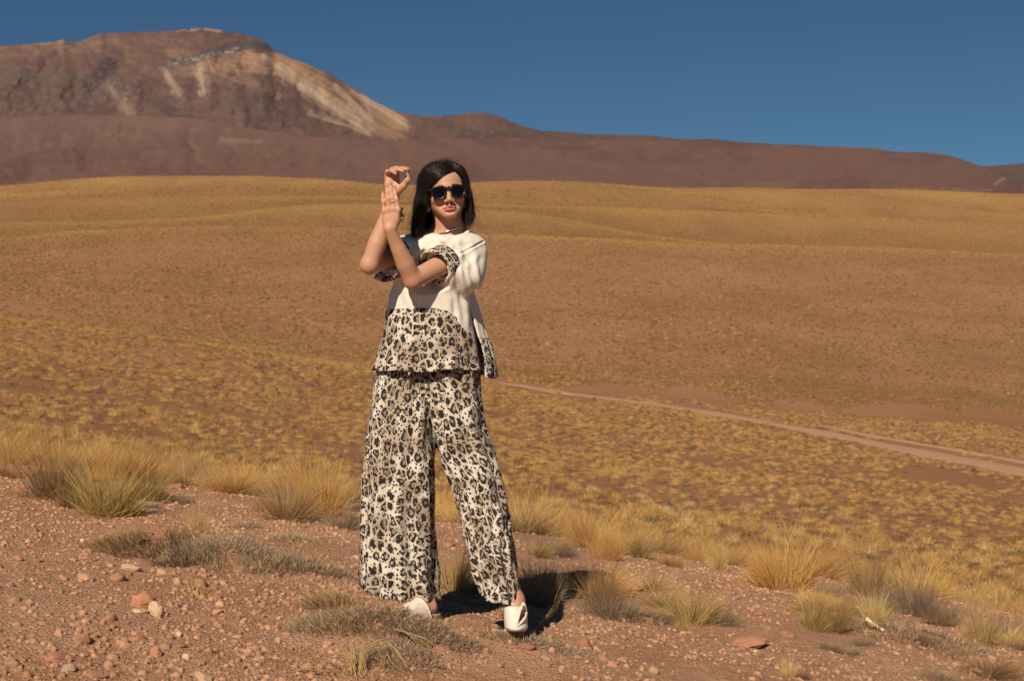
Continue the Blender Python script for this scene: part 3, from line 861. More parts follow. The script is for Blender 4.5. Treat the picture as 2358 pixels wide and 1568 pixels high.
def scatter_gn(obj, name, protos_list, use_normal=False):
    ng = bpy.data.node_groups.new(name, 'GeometryNodeTree')
    ng.interface.new_socket('Geometry', in_out='INPUT', socket_type='NodeSocketGeometry')
    ng.interface.new_socket('Geometry', in_out='OUTPUT', socket_type='NodeSocketGeometry')
    N = ng.nodes; Lk = ng.links
    gi = N.new('NodeGroupInput'); go = N.new('NodeGroupOutput')
    g2i = N.new('GeometryNodeGeometryToInstance')
    for p in reversed(protos_list):
        ob = N.new('GeometryNodeObjectInfo'); ob.inputs['Object'].default_value = p; ob.inputs['As Instance'].default_value = True
        ob.transform_space = 'ORIGINAL'
        Lk.new(ob.outputs['Geometry'], g2i.inputs[0])
    # geometry to instance keeps each joined geometry as one instance of the multi-input list
    jn = N.new('GeometryNodeJoinGeometry')
    for p in protos_list[::-1]:
        pass
    iop = N.new('GeometryNodeInstanceOnPoints')
    def named(nm, dt):
        a = N.new('GeometryNodeInputNamedAttribute'); a.data_type = dt; a.inputs['Name'].default_value = nm; return a.outputs[0]
    cb = N.new('ShaderNodeCombineXYZ'); Lk.new(named('rz', 'FLOAT'), cb.inputs[2])
    Lk.new(gi.outputs[0], iop.inputs['Points'])
    Lk.new(g2i.outputs[0], iop.inputs['Instance'])
    iop.inputs['Pick Instance'].default_value = True
    Lk.new(named('kindi', 'INT'), iop.inputs['Instance Index'])
    e2r = N.new('FunctionNodeEulerToRotation'); Lk.new(cb.outputs[0], e2r.inputs[0]); Lk.new(e2r.outputs[0], iop.inputs['Rotation'])
    Lk.new(named('scl', 'FLOAT'), iop.inputs['Scale'])
    Lk.new(iop.outputs[0], go.inputs[0])
    N.remove(jn)
    md = obj.modifiers.new('scatter', 'NODES'); md.node_group = ng
plist = [protos[('gold', 0)], protos[('gold', 1)], protos[('pale', 0)], protos[('green', 0)], protos[('dead', 0)]]
scatter_gn(field, 'tussock_scatter', plist)

# ------------------------------------------------------------------ cushions of short dead grass
def cushion(px, py, rx, ry, h, n, ln, pal, label, seed, dome=.03, lean=(0, 0), Y=None, name='cushion_plant', tall=0):
    rng = np.random.default_rng(seed)
    if Y is None: cx, cy, _ = hit(px, py)
    else: p = P(px, py, Y); cx, cy = p.x, p.y
    a = rng.uniform(0, 2 * math.pi, n); r = np.sqrt(rng.uniform(0, 1, n)) ** .9
    wob = 1 + .35 * fbm(np.cos(a) * 1.6 + seed, np.sin(a) * 1.6, seed, 3)
    bx = cx + r * rx * wob * np.cos(a); by = cy + r * ry * wob * np.sin(a)
    gap = fbm(bx * 9, by * 9, seed + 3, 3); keep = gap > -.28; bx, by, r, a = bx[keep], by[keep], r[keep], a[keep]; m = len(bx)
    gz = ground_z(bx, by) + dome * (1 - r ** 2)
    out = .25 + .75 * r
    d = np.stack([np.cos(a) * out * .8 + lean[0] + rng.normal(0, .3, m), np.sin(a) * out * .8 + lean[1] + rng.normal(0, .3, m), np.ones(m) * .85], -1)
    d /= np.linalg.norm(d, axis=1)[:, None]
    ln = ln * .42
    L = ln * np.clip(rng.normal(.8, .3, m), .2, 1.8)
    parts = [blades(np.stack([bx - cx, by - cy, gz - float(ground_z(cx, cy)) - .01], -1), d, L, rng.uniform(.0016, .0042, m), rng.normal(0, .22, (m, 3)), pick(pal, m, rng), 2, rng)]
    if tall:
        k = rng.integers(0, m, tall); dd = d[k] * np.array([1.1, 1.1, 1.0]) + rng.normal(0, .2, (tall, 3))
        dd /= np.linalg.norm(dd, axis=1)[:, None]
        parts.append(blades(np.stack([bx[k] - cx, by[k] - cy, gz[k] - float(ground_z(cx, cy)) - .01], -1), dd, ln * rng.uniform(1.4, 2.6, tall), rng.uniform(.0012, .0025, tall), rng.normal(0, .25, (tall, 3)), pick(PALE, tall, rng), 3, rng))
    V, Fc, C = join(parts)
    o = link(name, mesh_np(name, V, Fc, col=C), GRASS)
    o.location = (cx, cy, float(ground_z(cx, cy)))
    tag(o, label, 'cushion plant')
    return o
DG = GREY + DEAD
cushion(850, 1432, .30, .20, .1, 9500, .050, DG + BROWN[:1], 'largest matted grey brown cushion in front of the left shoe', 1, .045, tall=260)
cushion(765, 1400, .13, .16, .1, 2600, .085, BROWN + GREY + PALE[:1], 'straw fringed tuft at the left end of the largest cushion', 2, .03, lean=(-.5, -.2), tall=300)
cushion(975, 1462, .22, .10, .1, 4200, .040, DG, 'dry fringe trailing right from the largest cushion below the left shoe', 3, .02, tall=90)
cushion(920, 1515, .16, .12, .1, 3800, .035, GREY, 'low grey cushion lobe at the bottom, below the largest cushion', 4, .03)
cushion(820, 1500, .20, .12, .1, 2600, .025, GREY, 'sparse flat grey stubble left of the bottom cushion lobe', 14, .01)
cushion(1205, 1474, .20, .075, .1, 3800, .042, DG, 'grey fringe of stubble around the right shoe toe', 5, .015, tall=60)
cushion(1265, 1490, .14, .06, .1, 1600, .035, GREY, 'thin grey stubble right of the right shoe', 15, .01)
cushion(1085, 1385, .16, .22, .1, 5200, .022, GREY, 'low grey mound between the two feet', 6, .02)
cushion(345, 1262, .27, .17, .1, 5000, .10, DEAD + BROWN, 'dark brown cushion, left one of the cushion row at the left', 7, .05, lean=(-.2, 0), tall=100)
cushion(425, 1285, .13, .12, .1, 2200, .09, DEAD, 'dark ragged clump between the dark and the grey cushion', 8, .03, tall=60)
cushion(520, 1280, .30, .24, .1, 8000, .055, GREY, 'pale grey dome cushion in the middle of the left row', 9, .06, tall=40)
cushion(640, 1300, .17, .16, .1, 3200, .06, DG, 'grey cushion right of the pale dome', 10, .03, tall=30)
cushion(715, 1312, .16, .10, .1, 2400, .075, DEAD + GREY, 'thin dark cushion, last on the right of the left row', 11, .02, lean=(.4, 0), tall=40)
cushion(672, 1243, .14, .12, .1, 2000, .05, GREY, 'small grey cushion above the left row, near the crest', 12, .02)
cushion(620, 1415, .22, .12, .1, 2200, .022, GREY, 'flat thin grey mat on the soil left of the largest cushion', 13, .005)
cushion(1460, 1425, .26, .12, .1, 4500, .05, DEAD + GREY, 'dark grey cushion trailing down slope from the brown tussock', 16, .03, tall=60)
cushion(2090, 1468, .40, .17, .1, 5500, .05, DG, 'long grey cushion on the slope below the big dark bush', 17, .04, tall=40)
cushion(1800, 1350, .3, .2, .1, 3000, .04, GREY, 'grey collar on the bare mound under the largest right tussock', 18, .03)
cushion(1570, 1512, .30, .08, .1, 1200, .03, GREY, 'faint grey stubble on the lower right soil', 19, .0)
cushion(370, 1150, .2, .15, .1, 1800, .09, DEAD, 'low dark stubble right of the greenest tussock', 20, .02)

# bent dry stems lying about
def stems(label, pts_list, seed, w=.0035, name='straw_bundle', pal=PALE):
    """each stem: list of (px, row, lift) on the ground"""
    rng = np.random.default_rng(seed); Vs = []; Fs = []; Cs = []; o = 0; org = None
    for pts, cnt in pts_list:
        W3 = []
        for px, py, lift in pts:
            x, Y, z = hit(px, py + lift * 0)
            W3.append((x, Y, z + lift))
        W3 = np.array(W3)
        if org is None: org = W3[0].copy()
        for c in range(cnt):
            j = rng.normal(0, .012, W3.shape) * (1 + np.arange(len(W3)))[:, None] * .6; j[:, 2] = np.abs(j[:, 2]) * .6
            Q = W3 + j
            t = np.linspace(0, len(Q) - 1, 10)
            q = np.stack([np.interp(t, np.arange(len(Q)), Q[:, i]) for i in range(3)], -1)
            q = (q + np.roll(q, 1, 0) + np.roll(q, -1, 0)) / 3 if len(q) > 4 else q
            q[0] = Q[0]; q[-1] = Q[-1]
            d = np.gradient(q, axis=0); sd = np.cross(d, (0.2, -1, .3)); sd /= np.linalg.norm(sd, axis=1)[:, None] + 1e-9
            up = np.cross(sd, d); up /= np.linalg.norm(up, axis=1)[:, None] + 1e-9
            ww = w * rng.uniform(.5, 1.1) * (1 - np.linspace(0, .7, 10))[:, None]
            ring = np.stack([q + sd * ww * .5, q + up * ww * .4, q - sd * ww * .5], 1).reshape(-1, 3)
            Vs.append(ring); Fs.append(grid_faces(10, 3, True) + o); Cs.append(np.repeat(pick(pal, 1, rng), 30, 0)); o += 30
    V = np.concatenate(Vs) - org
    ob = link(name, mesh_np(name, V, np.concatenate(Fs), col=np.concatenate(Cs)), GRASS)
    ob.location = tuple(org); tag(ob, label, 'dry grass')
stems('bent straw bundle arching over at the bottom, left of centre', [
    ([(830, 1562, 0), (835, 1535, .06), (860, 1520, .07), (885, 1540, .03), (900, 1565, 0)], 9),
    ([(820, 1560, 0), (815, 1540, .05), (800, 1530, .05), (790, 1545, .0)], 5),
    ([(850, 1525, .03), (890, 1520, .05), (920, 1545, .01), (935, 1562, .0)], 5)], 31)
stems('long straw stems lying flat along the bottom edge', [
    ([(675, 1548, .0), (720, 1556, .01), (770, 1560, .01), (830, 1566, .0)], 6), ([(760, 1530, .0), (790, 1550, .02), (800, 1568, .0)], 2)], 32)
stems('straw stems sloping right from the largest cushion', [
    ([(915, 1468, .02), (945, 1485, .03), (975, 1505, .015), (1005, 1530, .0)], 7)], 33)
stems('dry stalks pointing right over the black shadow', [
    ([(1240, 1450, .01), (1270, 1438, .05), (1300, 1425, .10), (1318, 1412, .13)], 7)], 34, w=.0025, pal=BROWN)
stems('flat straw stalks left of the rubble under the dark cushion', [
    ([(1425, 1448, .0), (1460, 1444, .01), (1485, 1441, .0)], 5)], 35)

# ------------------------------------------------------------------ stones
st = NT('stone')
oi = st.n('ObjectInfo'); co = st.n('TexCoord').outputs['Object']
n1 = st.noise(co, 4, 6, .65).outputs[0]; n2 = st.noise(co, 22, 4, .6).outputs[0]
c = st.mix(st.ramp(n1, .35, .7, 0, .55), oi.outputs['Color'], (.44, .27, .18))
hv = st.n('HueSaturation'); st.set(hv.inputs['Color'], c); st.set(hv.inputs['Value'], st.ramp(oi.outputs['Random'], 0, 1, .8, 1.2)); hv.inputs['Saturation'].default_value = 1.0
c = st.mix(st.ramp(n2, .55, .8, 0, .5), hv.outputs[0], (.20, .09, .055))
st.bsdf(c, .93, .12, st.bump(st.math('ADD', n1, st.math('MULTIPLY', n2, .5)), .005, .8))
STONE = st.m
def stone_mesh(seed, sub, rough, flat=1.0):
    import bmesh
    bm = bmesh.new(); bmesh.ops.create_icosphere(bm, subdivisions=sub, radius=1.0)
    V = np.array([v.co[:] for v in bm.verts]); Fc = np.array([[v.index for v in f.verts] for f in bm.faces]); bm.free()
    rng = np.random.default_rng(seed)
    s = rng.uniform(0, 50)
    d = 1 + rough * (fbm(V[:, 0] * 1.1 + s, V[:, 1] * 1.1 + V[:, 2] * 1.7, seed, 3) + .45 * fbm(V[:, 2] * 2.8 + s, V[:, 0] * 2.8 - V[:, 1] * 2, seed + 5, 3))
    V = V * d[:, None]
    for _ in range(int(6 + rough * 16)):                  # a few chipped faces
        nrm = rng.normal(size=3); nrm /= np.linalg.norm(nrm); off = rng.uniform(.55, .92)
        q = V @ nrm; V = V - np.clip(q - off, 0, None)[:, None] * nrm * .9
    V *= rng.uniform(.85, 1.15, 3)
    V[:, 2] *= flat
    me = mesh_np('stone', V, Fc, nside=3); me.materials.append(STONE); me.shade_smooth()
    return me
BIG = [stone_mesh(i, 4, .45) for i in range(7)]
SMALL = [stone_mesh(30 + i, 2, .5) for i in range(10)]
RED, ORG, TAN, PAL = (.44, .185, .10), (.53, .27, .15), (.60, .38, .23), (.68, .49, .32)
def stone(px, py, hw, hh, c, label, i, mesh=None, rz=None, name='stone', group=None, sink=.75):
    x, Y, z = hit(px, py)
    s = Y / F / 2.303
    o = bpy.data.objects.new(name, mesh or BIG[i % len(BIG)]); COL.objects.link(o)
    o.scale = (hw * s, hw * s * RNG.uniform(.7, 1.1), hh * s * 1.15)
    o.location = (x, Y, z + hh * s * (1 - sink) * .5)
    o.rotation_euler = (RNG.uniform(-.25, .25), RNG.uniform(-.25, .25) + .12, RNG.uniform(-.5, .5) if rz is None else rz)
    o.color = (*c, 1)
    tag(o, label, 'stone', group)
    return o
NS = [
 (1344, 1492, 28, 22, RED, 'large round red brown stone right of the shoe, on the lower slope'),
 (1390, 1520, 21, 9, RED, 'flat red stone just below the large round stone'),
 (1414, 1536, 18, 8, ORG, 'flat orange stone, lowest of the three below the large round stone'),
 (361, 1416, 22, 22, PAL, 'pale tan upright rock, brightest rock at the left'),
 (318, 1412, 24, 10, PAL, 'pale flat rock touching the left of the bright upright rock'),
 (320, 1395, 30, 19, RED, 'broken red rock behind the bright upright rock'),
 (465, 1350, 23, 17, ORG, 'smooth red boulder standing behind the thorny sprig'),
 (497, 1378, 23, 10, RED, 'flat dark red rock right of the thorny sprig'),
 (271, 1335, 24, 14, RED, 'rounded red rock in the rubble row, left of the smooth boulder'),
 (199, 1336, 20, 11, ORG, 'low orange rock at left of the rubble row'),
 (300, 1312, 26, 10, TAN, 'flat tan rock behind the rounded red rock'),
 (375, 1322, 26, 10, TAN, 'long tan rock in the rubble row left of the smooth boulder'),
 (185, 1478, 19, 15, RED, 'dark red lump in the lower left'),
 (136, 1462, 15, 13, ORG, 'orange stone left of the dark red lump'),
 (315, 1476, 29, 11, RED, 'long flat red slab in the lower left'),
 (357, 1512, 20, 20, RED, 'large red rock tilted right, below the long flat slab'),
 (289, 1492, 15, 11, ORG, 'small red stone below the long flat slab'),
 (27, 1534, 20, 17, TAN, 'rough tan lump near the lower left corner'),
 (54, 1524, 11, 9, RED, 'red stone touching the rough tan lump'),
 (154, 1548, 18, 12, PAL, 'pale jagged rock near the bottom left edge'),
 (136, 1514, 37, 11, RED, 'wide flat red slab above the pale jagged rock'),
 (633, 1448, 19, 10, ORG, 'orange stone left of the largest cushion'),
 (558, 1460, 13, 10, RED, 'small red stone, second left of the largest cushion'),
 (595, 1348, 9, 7, RED, 'little red stone above the flat grey mat'),
 (470, 1566, 28, 12, TAN, 'tan slab cut by the bottom edge'),
 (212, 1560, 32, 9, RED, 'thin red slab on the bottom edge at the left'),
 (705, 1542, 14, 10, ORG, 'round orange stone, left of two beside the straw bundle'),
 (738, 1540, 15, 9, ORG, 'round orange stone, right of two beside the straw bundle'),
 (407, 1125, 26, 14, RED, 'flat red boulder on the crest among the left tussocks'),
 (27, 1092, 30, 16, RED, 'red boulder on the crest at the left edge'),
 (60, 1130, 26, 9, RED, 'low red ledge in front of the left edge boulder'),
 (43, 1292, 14, 8, RED, 'dark red stone near the left edge on bare soil'),
 (85, 1295, 16, 8, RED, 'second dark red stone from the left edge on bare soil'),
 (1713, 1488, 44, 12, RED, 'wide red slab with a dark hollow on the right slope'),
 (1813, 1462, 32, 9, RED, 'flat red slab above the wide slab on the right slope'),
 (1749, 1416, 20, 9, RED, 'red rock on the lip below the bare mound'),
 (1805, 1420, 12, 8, RED, 'small red rock right of the bare mound lip'),
 (2182, 1556, 17, 9, ORG, 'orange oval stone near the bottom right'),
 (2246, 1546, 16, 6, PAL, 'pale flat stone near the bottom right'),
 (2285, 1520, 15, 8, TAN, 'tan stone right of the pale flat stone'),
 (1446, 1358, 26, 10, RED, 'red ledge casting shade beside the brown gold tussock'),
 (840, 1530, 8, 6, RED, 'small red stone under the largest cushion at the bottom'),
 (877, 1534, 10, 7, RED, 'second small red stone under the largest cushion'),
 (985, 1480, 7, 5, ORG, 'small orange stone below the trailing fringe'),
 (940, 1385, 45, 10, ORG, 'flat orange slab under the left trouser hem'),
 (1212, 1496, 24, 9, RED, 'red stone sunk in soil below the right shoe'),
 (1033, 1258, 18, 7, RED, 'dark red ledge seen between the trouser legs'),
]
taken = []
for i, (px, py, hw, hh, c, lab) in enumerate(NS):
    o = stone(px, py, hw, hh, c, lab, i); taken.append((o.location.x, o.location.y, o.scale.x))
taken = np.array(taken)
# scattered stones one can count
rng = np.random.default_rng(5)
protoS = {}
cnt = 0
while cnt < 250:
    px = rng.uniform(-20, 2378); py = rng.uniform(1090, 1568)
    crest = np.interp(px, TX, RC) + 6
    if py < crest: continue
    w = 1.0 if px < 760 else .5 if px > 1250 else .35
    nn = fbm(np.array([px / 160.]), np.array([py / 60.]), 44, 2)[0]
    if rng.uniform() > w * (0.55 + 1.2 * nn): continue
    x, Y, z = hit(px, py)
    if np.min(np.hypot(taken[:, 0] - x, taken[:, 1] - Y) - taken[:, 2]) < .03: continue
    hw = min(4.5 + rng.exponential(3.2), 17) * (6.0 / Y) ** .5; hh = hw * rng.uniform(.4, .8)
    if px > 1250: hw *= .85
    c = [RED, ORG, TAN, RED, ORG, RED, PAL][rng.integers(0, 7)]
    kindn = {RED: 'small red stone', ORG: 'small orange stone', TAN: 'small tan stone', PAL: 'small pale stone'}[c]
    side_ = 'left' if px < 1100 else 'right'
    o = stone(px, py, hw, hh, c, kindn + ' ' + near_words(px, py, LMS), cnt, SMALL[cnt % 10], rng.uniform(-3, 3), group='small stones scattered on the soil')
    protoS.setdefault(cnt % 10, o)
    taken = np.vstack([taken, (x, Y, hw * Y / F / 2.303)]); cnt += 1
# gravel
n = 115000
Yg = (rng.uniform(0, 1, n) * (10.2 ** 1.2 - 2.9 ** 1.2) + 2.9 ** 1.2) ** (1 / 1.2); xg = rng.uniform(-.44, .44, n) * Yg
dn = fbm(xg * 1.6, Yg * 1.6, 61, 4) + .25 * (xg < -.3)
keep = dn > rng.uniform(-.45, .55, n); xg, Yg = xg[keep], Yg[keep]
q = np.zeros(len(xg), bool)
for mx, my, rx, ry, h in MOUNDS: q |= ((xg - mx) / rx) ** 2 + ((Yg - my) / ry) ** 2 < .6
q &= rng.uniform(0, 1, len(xg)) < .85
xg, Yg = xg[~q], Yg[~q]
sz = np.clip(rng.lognormal(math.log(.0029), .68, len(xg)), .0013, .013)
big_ = rng.uniform(0, 1, len(xg)) < .09
sz = np.where(big_, rng.uniform(.007, .019, len(xg)), sz)
pt = np.stack([xg, Yg, ground_z(xg, Yg) + np.where(big_, -.25, .2) * sz], -1)
me = bpy.data.meshes.new('gravel'); me.vertices.add(len(pt)); me.vertices.foreach_set('co', pt.astype(np.float32).ravel())
for nm, dt, arr in (('scl', 'FLOAT', sz), ('kindi', 'INT', rng.integers(0, 10, len(pt))), ('rz', 'FLOAT', rng.uniform(0, 6.28, len(pt)))):
    a = me.attributes.new(nm, dt, 'POINT'); a.data.foreach_set('value', np.ascontiguousarray(arr.astype(np.float32 if dt == 'FLOAT' else np.int32)))
gravel = bpy.data.objects.new('gravel', me); COL.objects.link(gravel); gravel.color = (.53, .285, .17, 1)
tag(gravel, 'fine reddish gravel strewn over the foreground soil', 'gravel', kind='stuff')
# the pebbles copy the shapes of the small stones, whose own sizes are undone first
scatter_gn(gravel, 'gravel_scatter', [protoS[i] for i in range(10)])

# blue litter
lm = NT('blue_plastic'); lm.bsdf((.10, .42, .62), .4, .4)
x, Y, z = hit(1605, 1275)
gx, gy = np.meshgrid(np.linspace(-1, 1, 12), np.linspace(-1, 1, 8))
V = np.stack([gx * .052 + .01 * gy, gy * .05, .012 + .018 * fbm(gx * 1.5, gy * 1.5, 3, 3) + .01 * np.abs(gx)], -1).reshape(-1, 3)
o = link('plastic_scrap', mesh_np('plastic_scrap', V, grid_faces(8, 12)), lm.m); o.location = (x, Y, z)
md = o.modifiers.new('thickness', 'SOLIDIFY'); md.thickness = .002
tag(o, 'scrap of light blue plastic lying on the red soil', 'litter')
# bleached bone-like stick
bm_ = NT('bleached_wood'); bm_.bsdf((.72, .58, .42), .7, .2)
x, Y, z = hit(2010, 1450)
t = np.linspace(0, 1, 9)[:, None]; a = np.linspace(0, 2 * math.pi, 8, endpoint=False)[None, :]
r = .011 * (1 + .5 * np.abs(t * 2 - 1) ** 3) * (1 - .3 * t)
V = np.stack([(t - .5) * .09 + 0 * a, r * np.cos(a), .014 + .02 * (1 - t) + r * np.sin(a) * .8], -1).reshape(-1, 3)
o = link('bleached_stick', mesh_np('bleached_stick', V, grid_faces(9, 8, True)), bm_.m); o.location = (x, Y, z); o.rotation_euler = (0, .35, -.3)
tag(o, 'short bleached stick below the pale upright tussock', 'stick')
# thorny sprig by the smooth boulder
V, Fc, C = tussock(90, .07, .05, 1.2, [(1, GREEN, 1, 1)], 77, width=.006, spiky=.35)
o = link('thorny_sprig', mesh_np('thorny_sprig', V, Fc, col=C), GRASS); x, Y, z = hit(452, 1378); o.location = (x, Y, z)
tag(o, 'small dark green thorny sprig in front of the smooth red boulder', 'plant')
# ------------------------------------------------------------------ smooth solids on a grid
class Field:
    def __init__(s, xs, ys, zs):
        s.ax = [np.asarray(a, dtype=np.float32) for a in (xs, ys, zs)]
        s.F = np.full(tuple(len(a) for a in s.ax), .08, dtype=np.float32)
    def _sl(s, lo, hi):
        out = []
        for a, l, h in zip(s.ax, lo, hi):
            i0 = max(0, int(np.searchsorted(a, l)) - 1); i1 = min(len(a), int(np.searchsorted(a, h)) + 1)
            out.append(slice(i0, max(i1, i0 + 1)))
        return tuple(out)
    def _apply(s, fn, lo, hi, k, sub=False):
        sl = s._sl(lo, hi)
        X = s.ax[0][sl[0]][:, None, None]; Y = s.ax[1][sl[1]][None, :, None]; Z = s.ax[2][sl[2]][None, None, :]
        d = fn(X, Y, Z).astype(np.float32); f = s.F[sl]
        if d.shape != f.shape: d = np.broadcast_to(d, f.shape)
        if sub:
            d = -d; h = np.clip(k - np.abs(d - f), 0, None) / k
            s.F[sl] = np.maximum(f, d) + h * h * k * .25
        else:
            h = np.clip(k - np.abs(d - f), 0, None) / k
            s.F[sl] = np.minimum(f, d) - h * h * k * .25
    def cone(s, a, b, r1, r2, k=.01, sub=False, flat=None):
        """tapered capsule; flat = (unit vector, factor>1) thins it along that vector"""
        a = np.array(a, dtype=np.float32); b = np.array(b, dtype=np.float32); m = max(r1, r2) + k + .012
        ba = b - a; L = float(ba @ ba) + 1e-9
        def fn(X, Y, Z):
            px, py, pz = X - a[0], Y - a[1], Z - a[2]
            t = np.clip((px * ba[0] + py * ba[1] + pz * ba[2]) / L, 0, 1)
            qx, qy, qz = px - t * ba[0], py - t * ba[1], pz - t * ba[2]
            if flat is not None:
                n, ff = flat; dn = qx * n[0] + qy * n[1] + qz * n[2]
                return np.sqrt(qx * qx + qy * qy + qz * qz + (ff * ff - 1) * dn * dn) - (r1 + (r2 - r1) * t)
            return np.sqrt(qx * qx + qy * qy + qz * qz) - (r1 + (r2 - r1) * t)
        s._apply(fn, np.minimum(a, b) - m, np.maximum(a, b) + m, k, sub)
    def ell(s, c, r, k=.01, R=None, sub=False):
        c = np.array(c, dtype=np.float32); r = np.array(r, dtype=np.float32); m = float(r.max()) + k + .012
        R = np.eye(3, dtype=np.float32) if R is None else np.array(R, dtype=np.float32)   # columns: local axes in world
        def fn(X, Y, Z):
            px, py, pz = X - c[0], Y - c[1], Z - c[2]
            q = [(px * R[0, i] + py * R[1, i] + pz * R[2, i]) / r[i] for i in range(3)]
            k0 = np.sqrt(q[0] ** 2 + q[1] ** 2 + q[2] ** 2)
            k1 = np.sqrt((q[0] / r[0]) ** 2 + (q[1] / r[1]) ** 2 + (q[2] / r[2]) ** 2) + 1e-6
            return k0 * (k0 - 1) / k1
        s._apply(fn, c - m, c + m, k, sub)
    def mesh(s):
        F = s.F; neg = F < 0
        nx, ny, nz = F.shape
        c = neg[:-1, :-1, :-1].astype(np.uint8)
        tot = np.zeros((nx - 1, ny - 1, nz - 1), np.uint8)
        offs = [(i, j, k) for i in (0, 1) for j in (0, 1) for k in (0, 1)]
        for i, j, k in offs: tot += neg[i:nx - 1 + i, j:ny - 1 + j, k:nz - 1 + k]
        act = (tot > 0) & (tot < 8)
        I, J, K = np.nonzero(act)
        idx = np.full(act.shape, -1, np.int32); idx[I, J, K] = np.arange(len(I))
        val = {o: F[I + o[0], J + o[1], K + o[2]] for o in offs}
        acc = np.zeros((len(I), 3)); n = np.zeros(len(I))
        for o in offs:
            for d in range(3):
                if o[d]: continue
                p = list(o); p[d] = 1; p = tuple(p)
                a, b = val[o], val[p]; m = (a < 0) != (b < 0)
                t = np.where(m, a / np.where(m, a - b, 1), 0)
                q = np.array(o, float)[None].repeat(len(I), 0); q[:, d] = t
                acc += q * m[:, None]; n += m
        q = acc / n[:, None]
        V = np.stack([s.ax[d][g] * (1 - q[:, d]) + s.ax[d][g + 1] * q[:, d] for d, g in enumerate((I, J, K))], -1)
        faces = []
        for d in range(3):
            sl0 = [slice(1, -1)] * 3; sl1 = [slice(1, -1)] * 3
            sl0[d] = slice(0, -1); sl1[d] = slice(1, None)
            a = neg[tuple(sl0)]; b = neg[tuple(sl1)]
            e = np.stack(np.nonzero(a != b), -1)
            off = np.ones(3, int); off[d] = 0
            e = e + off
            inside = a[tuple((e - off).T)]
            u, v = [(1, 2), (2, 0), (0, 1)][d]
            def cell(du, dv):
                g = e.copy(); g[:, u] -= du; g[:, v] -= dv
                return idx[g[:, 0], g[:, 1], g[:, 2]]
            f = np.stack([cell(1, 1), cell(0, 1), cell(0, 0), cell(1, 0)], -1)
            f = np.where(inside[:, None], f, f[:, ::-1])
            f = f[(f >= 0).all(1)]
            faces.append(f)
        return V, np.concatenate(faces)

def laplace(V, Fc, it=2, lam=.5, mask=None):
    E = np.concatenate([Fc[:, [0, 1]], Fc[:, [1, 2]], Fc[:, [2, 3]], Fc[:, [3, 0]]]); E = np.concatenate([E, E[:, ::-1]])
    cnt = np.bincount(E[:, 0], minlength=len(V)).astype(float)[:, None]
    for _ in range(it):
        S = np.stack([np.bincount(E[:, 0], weights=V[E[:, 1], i], minlength=len(V)) for i in range(3)], -1) / np.maximum(cnt, 1)
        d = (S - V) * lam
        V = V + (d if mask is None else d * mask[:, None])
    return V

def normals(V, Fc):
    n = np.cross(V[Fc[:, 2]] - V[Fc[:, 0]], V[Fc[:, 3]] - V[Fc[:, 1]])
    N = np.stack([sum(np.bincount(Fc[:, j], weights=n[:, i], minlength=len(V)) for j in range(4)) for i in range(3)], -1)
    return N / (np.linalg.norm(N, axis=1)[:, None] + 1e-9)

def tube(pts, r, ns=8, closed=False, up=(0, 0, 1), flat=1.0, cap=True):
    """round bar along points; returns V, F"""
    pts = np.asarray(pts, float); n = len(pts)
    d = (np.roll(pts, -1, 0) - np.roll(pts, 1, 0)) if closed else np.gradient(pts, axis=0)
    d /= np.linalg.norm(d, axis=1)[:, None] + 1e-9
    up = np.array(up, float)
    s = np.cross(d, up); bad = np.linalg.norm(s, axis=1) < 1e-3; s[bad] = np.cross(d[bad], (0.3, 1, .2))
    s /= np.linalg.norm(s, axis=1)[:, None]; v = np.cross(s, d)
    r = np.broadcast_to(np.asarray(r, float), (n,))
    a = np.linspace(0, 2 * math.pi, ns, endpoint=False)
    V = pts[:, None, :] + (s[:, None, :] * np.cos(a)[None, :, None] + v[:, None, :] * np.sin(a)[None, :, None] * flat) * r[:, None, None]
    V = V.reshape(-1, 3); Fc = grid_faces(n, ns, True)
    if closed:
        i = np.arange(ns); Fc = np.concatenate([Fc, np.stack([(n - 1) * ns + i, (n - 1) * ns + (i + 1) % ns, (i + 1) % ns, i], -1)])
    elif cap:
        k = len(V); V = np.concatenate([V, pts[:1], pts[-1:]])
        i = np.arange(0, ns, 2)
        Fc = np.concatenate([Fc, np.stack([i, np.full_like(i, k), (i + 2) % ns, (i + 1) % ns], -1), np.stack([(n - 1) * ns + i, (n - 1) * ns + (i + 1) % ns, (n - 1) * ns + (i + 2) % ns, np.full_like(i, k + 1)], -1)])
    return V, Fc

def spline(pts, n):
    pts = np.asarray(pts, float); k = len(pts)
    t = np.linspace(0, k - 1, n); i = np.clip(t.astype(int), 0, k - 2); f = (t - i)[:, None]
    P0 = pts[np.clip(i - 1, 0, k - 1)]; P1 = pts[i]; P2 = pts[i + 1]; P3 = pts[np.clip(i + 2, 0, k - 1)]
    return .5 * (2 * P1 + (P2 - P0) * f + (2 * P0 - 5 * P1 + 4 * P2 - P3) * f ** 2 + (3 * P1 - P0 - 3 * P2 + P3) * f ** 3)

def join2(parts):
    Vs, Fs, o = [], [], 0
    for V, Fc in parts: Vs.append(V); Fs.append(Fc + o); o += len(V)
    return np.concatenate(Vs), np.concatenate(Fs)
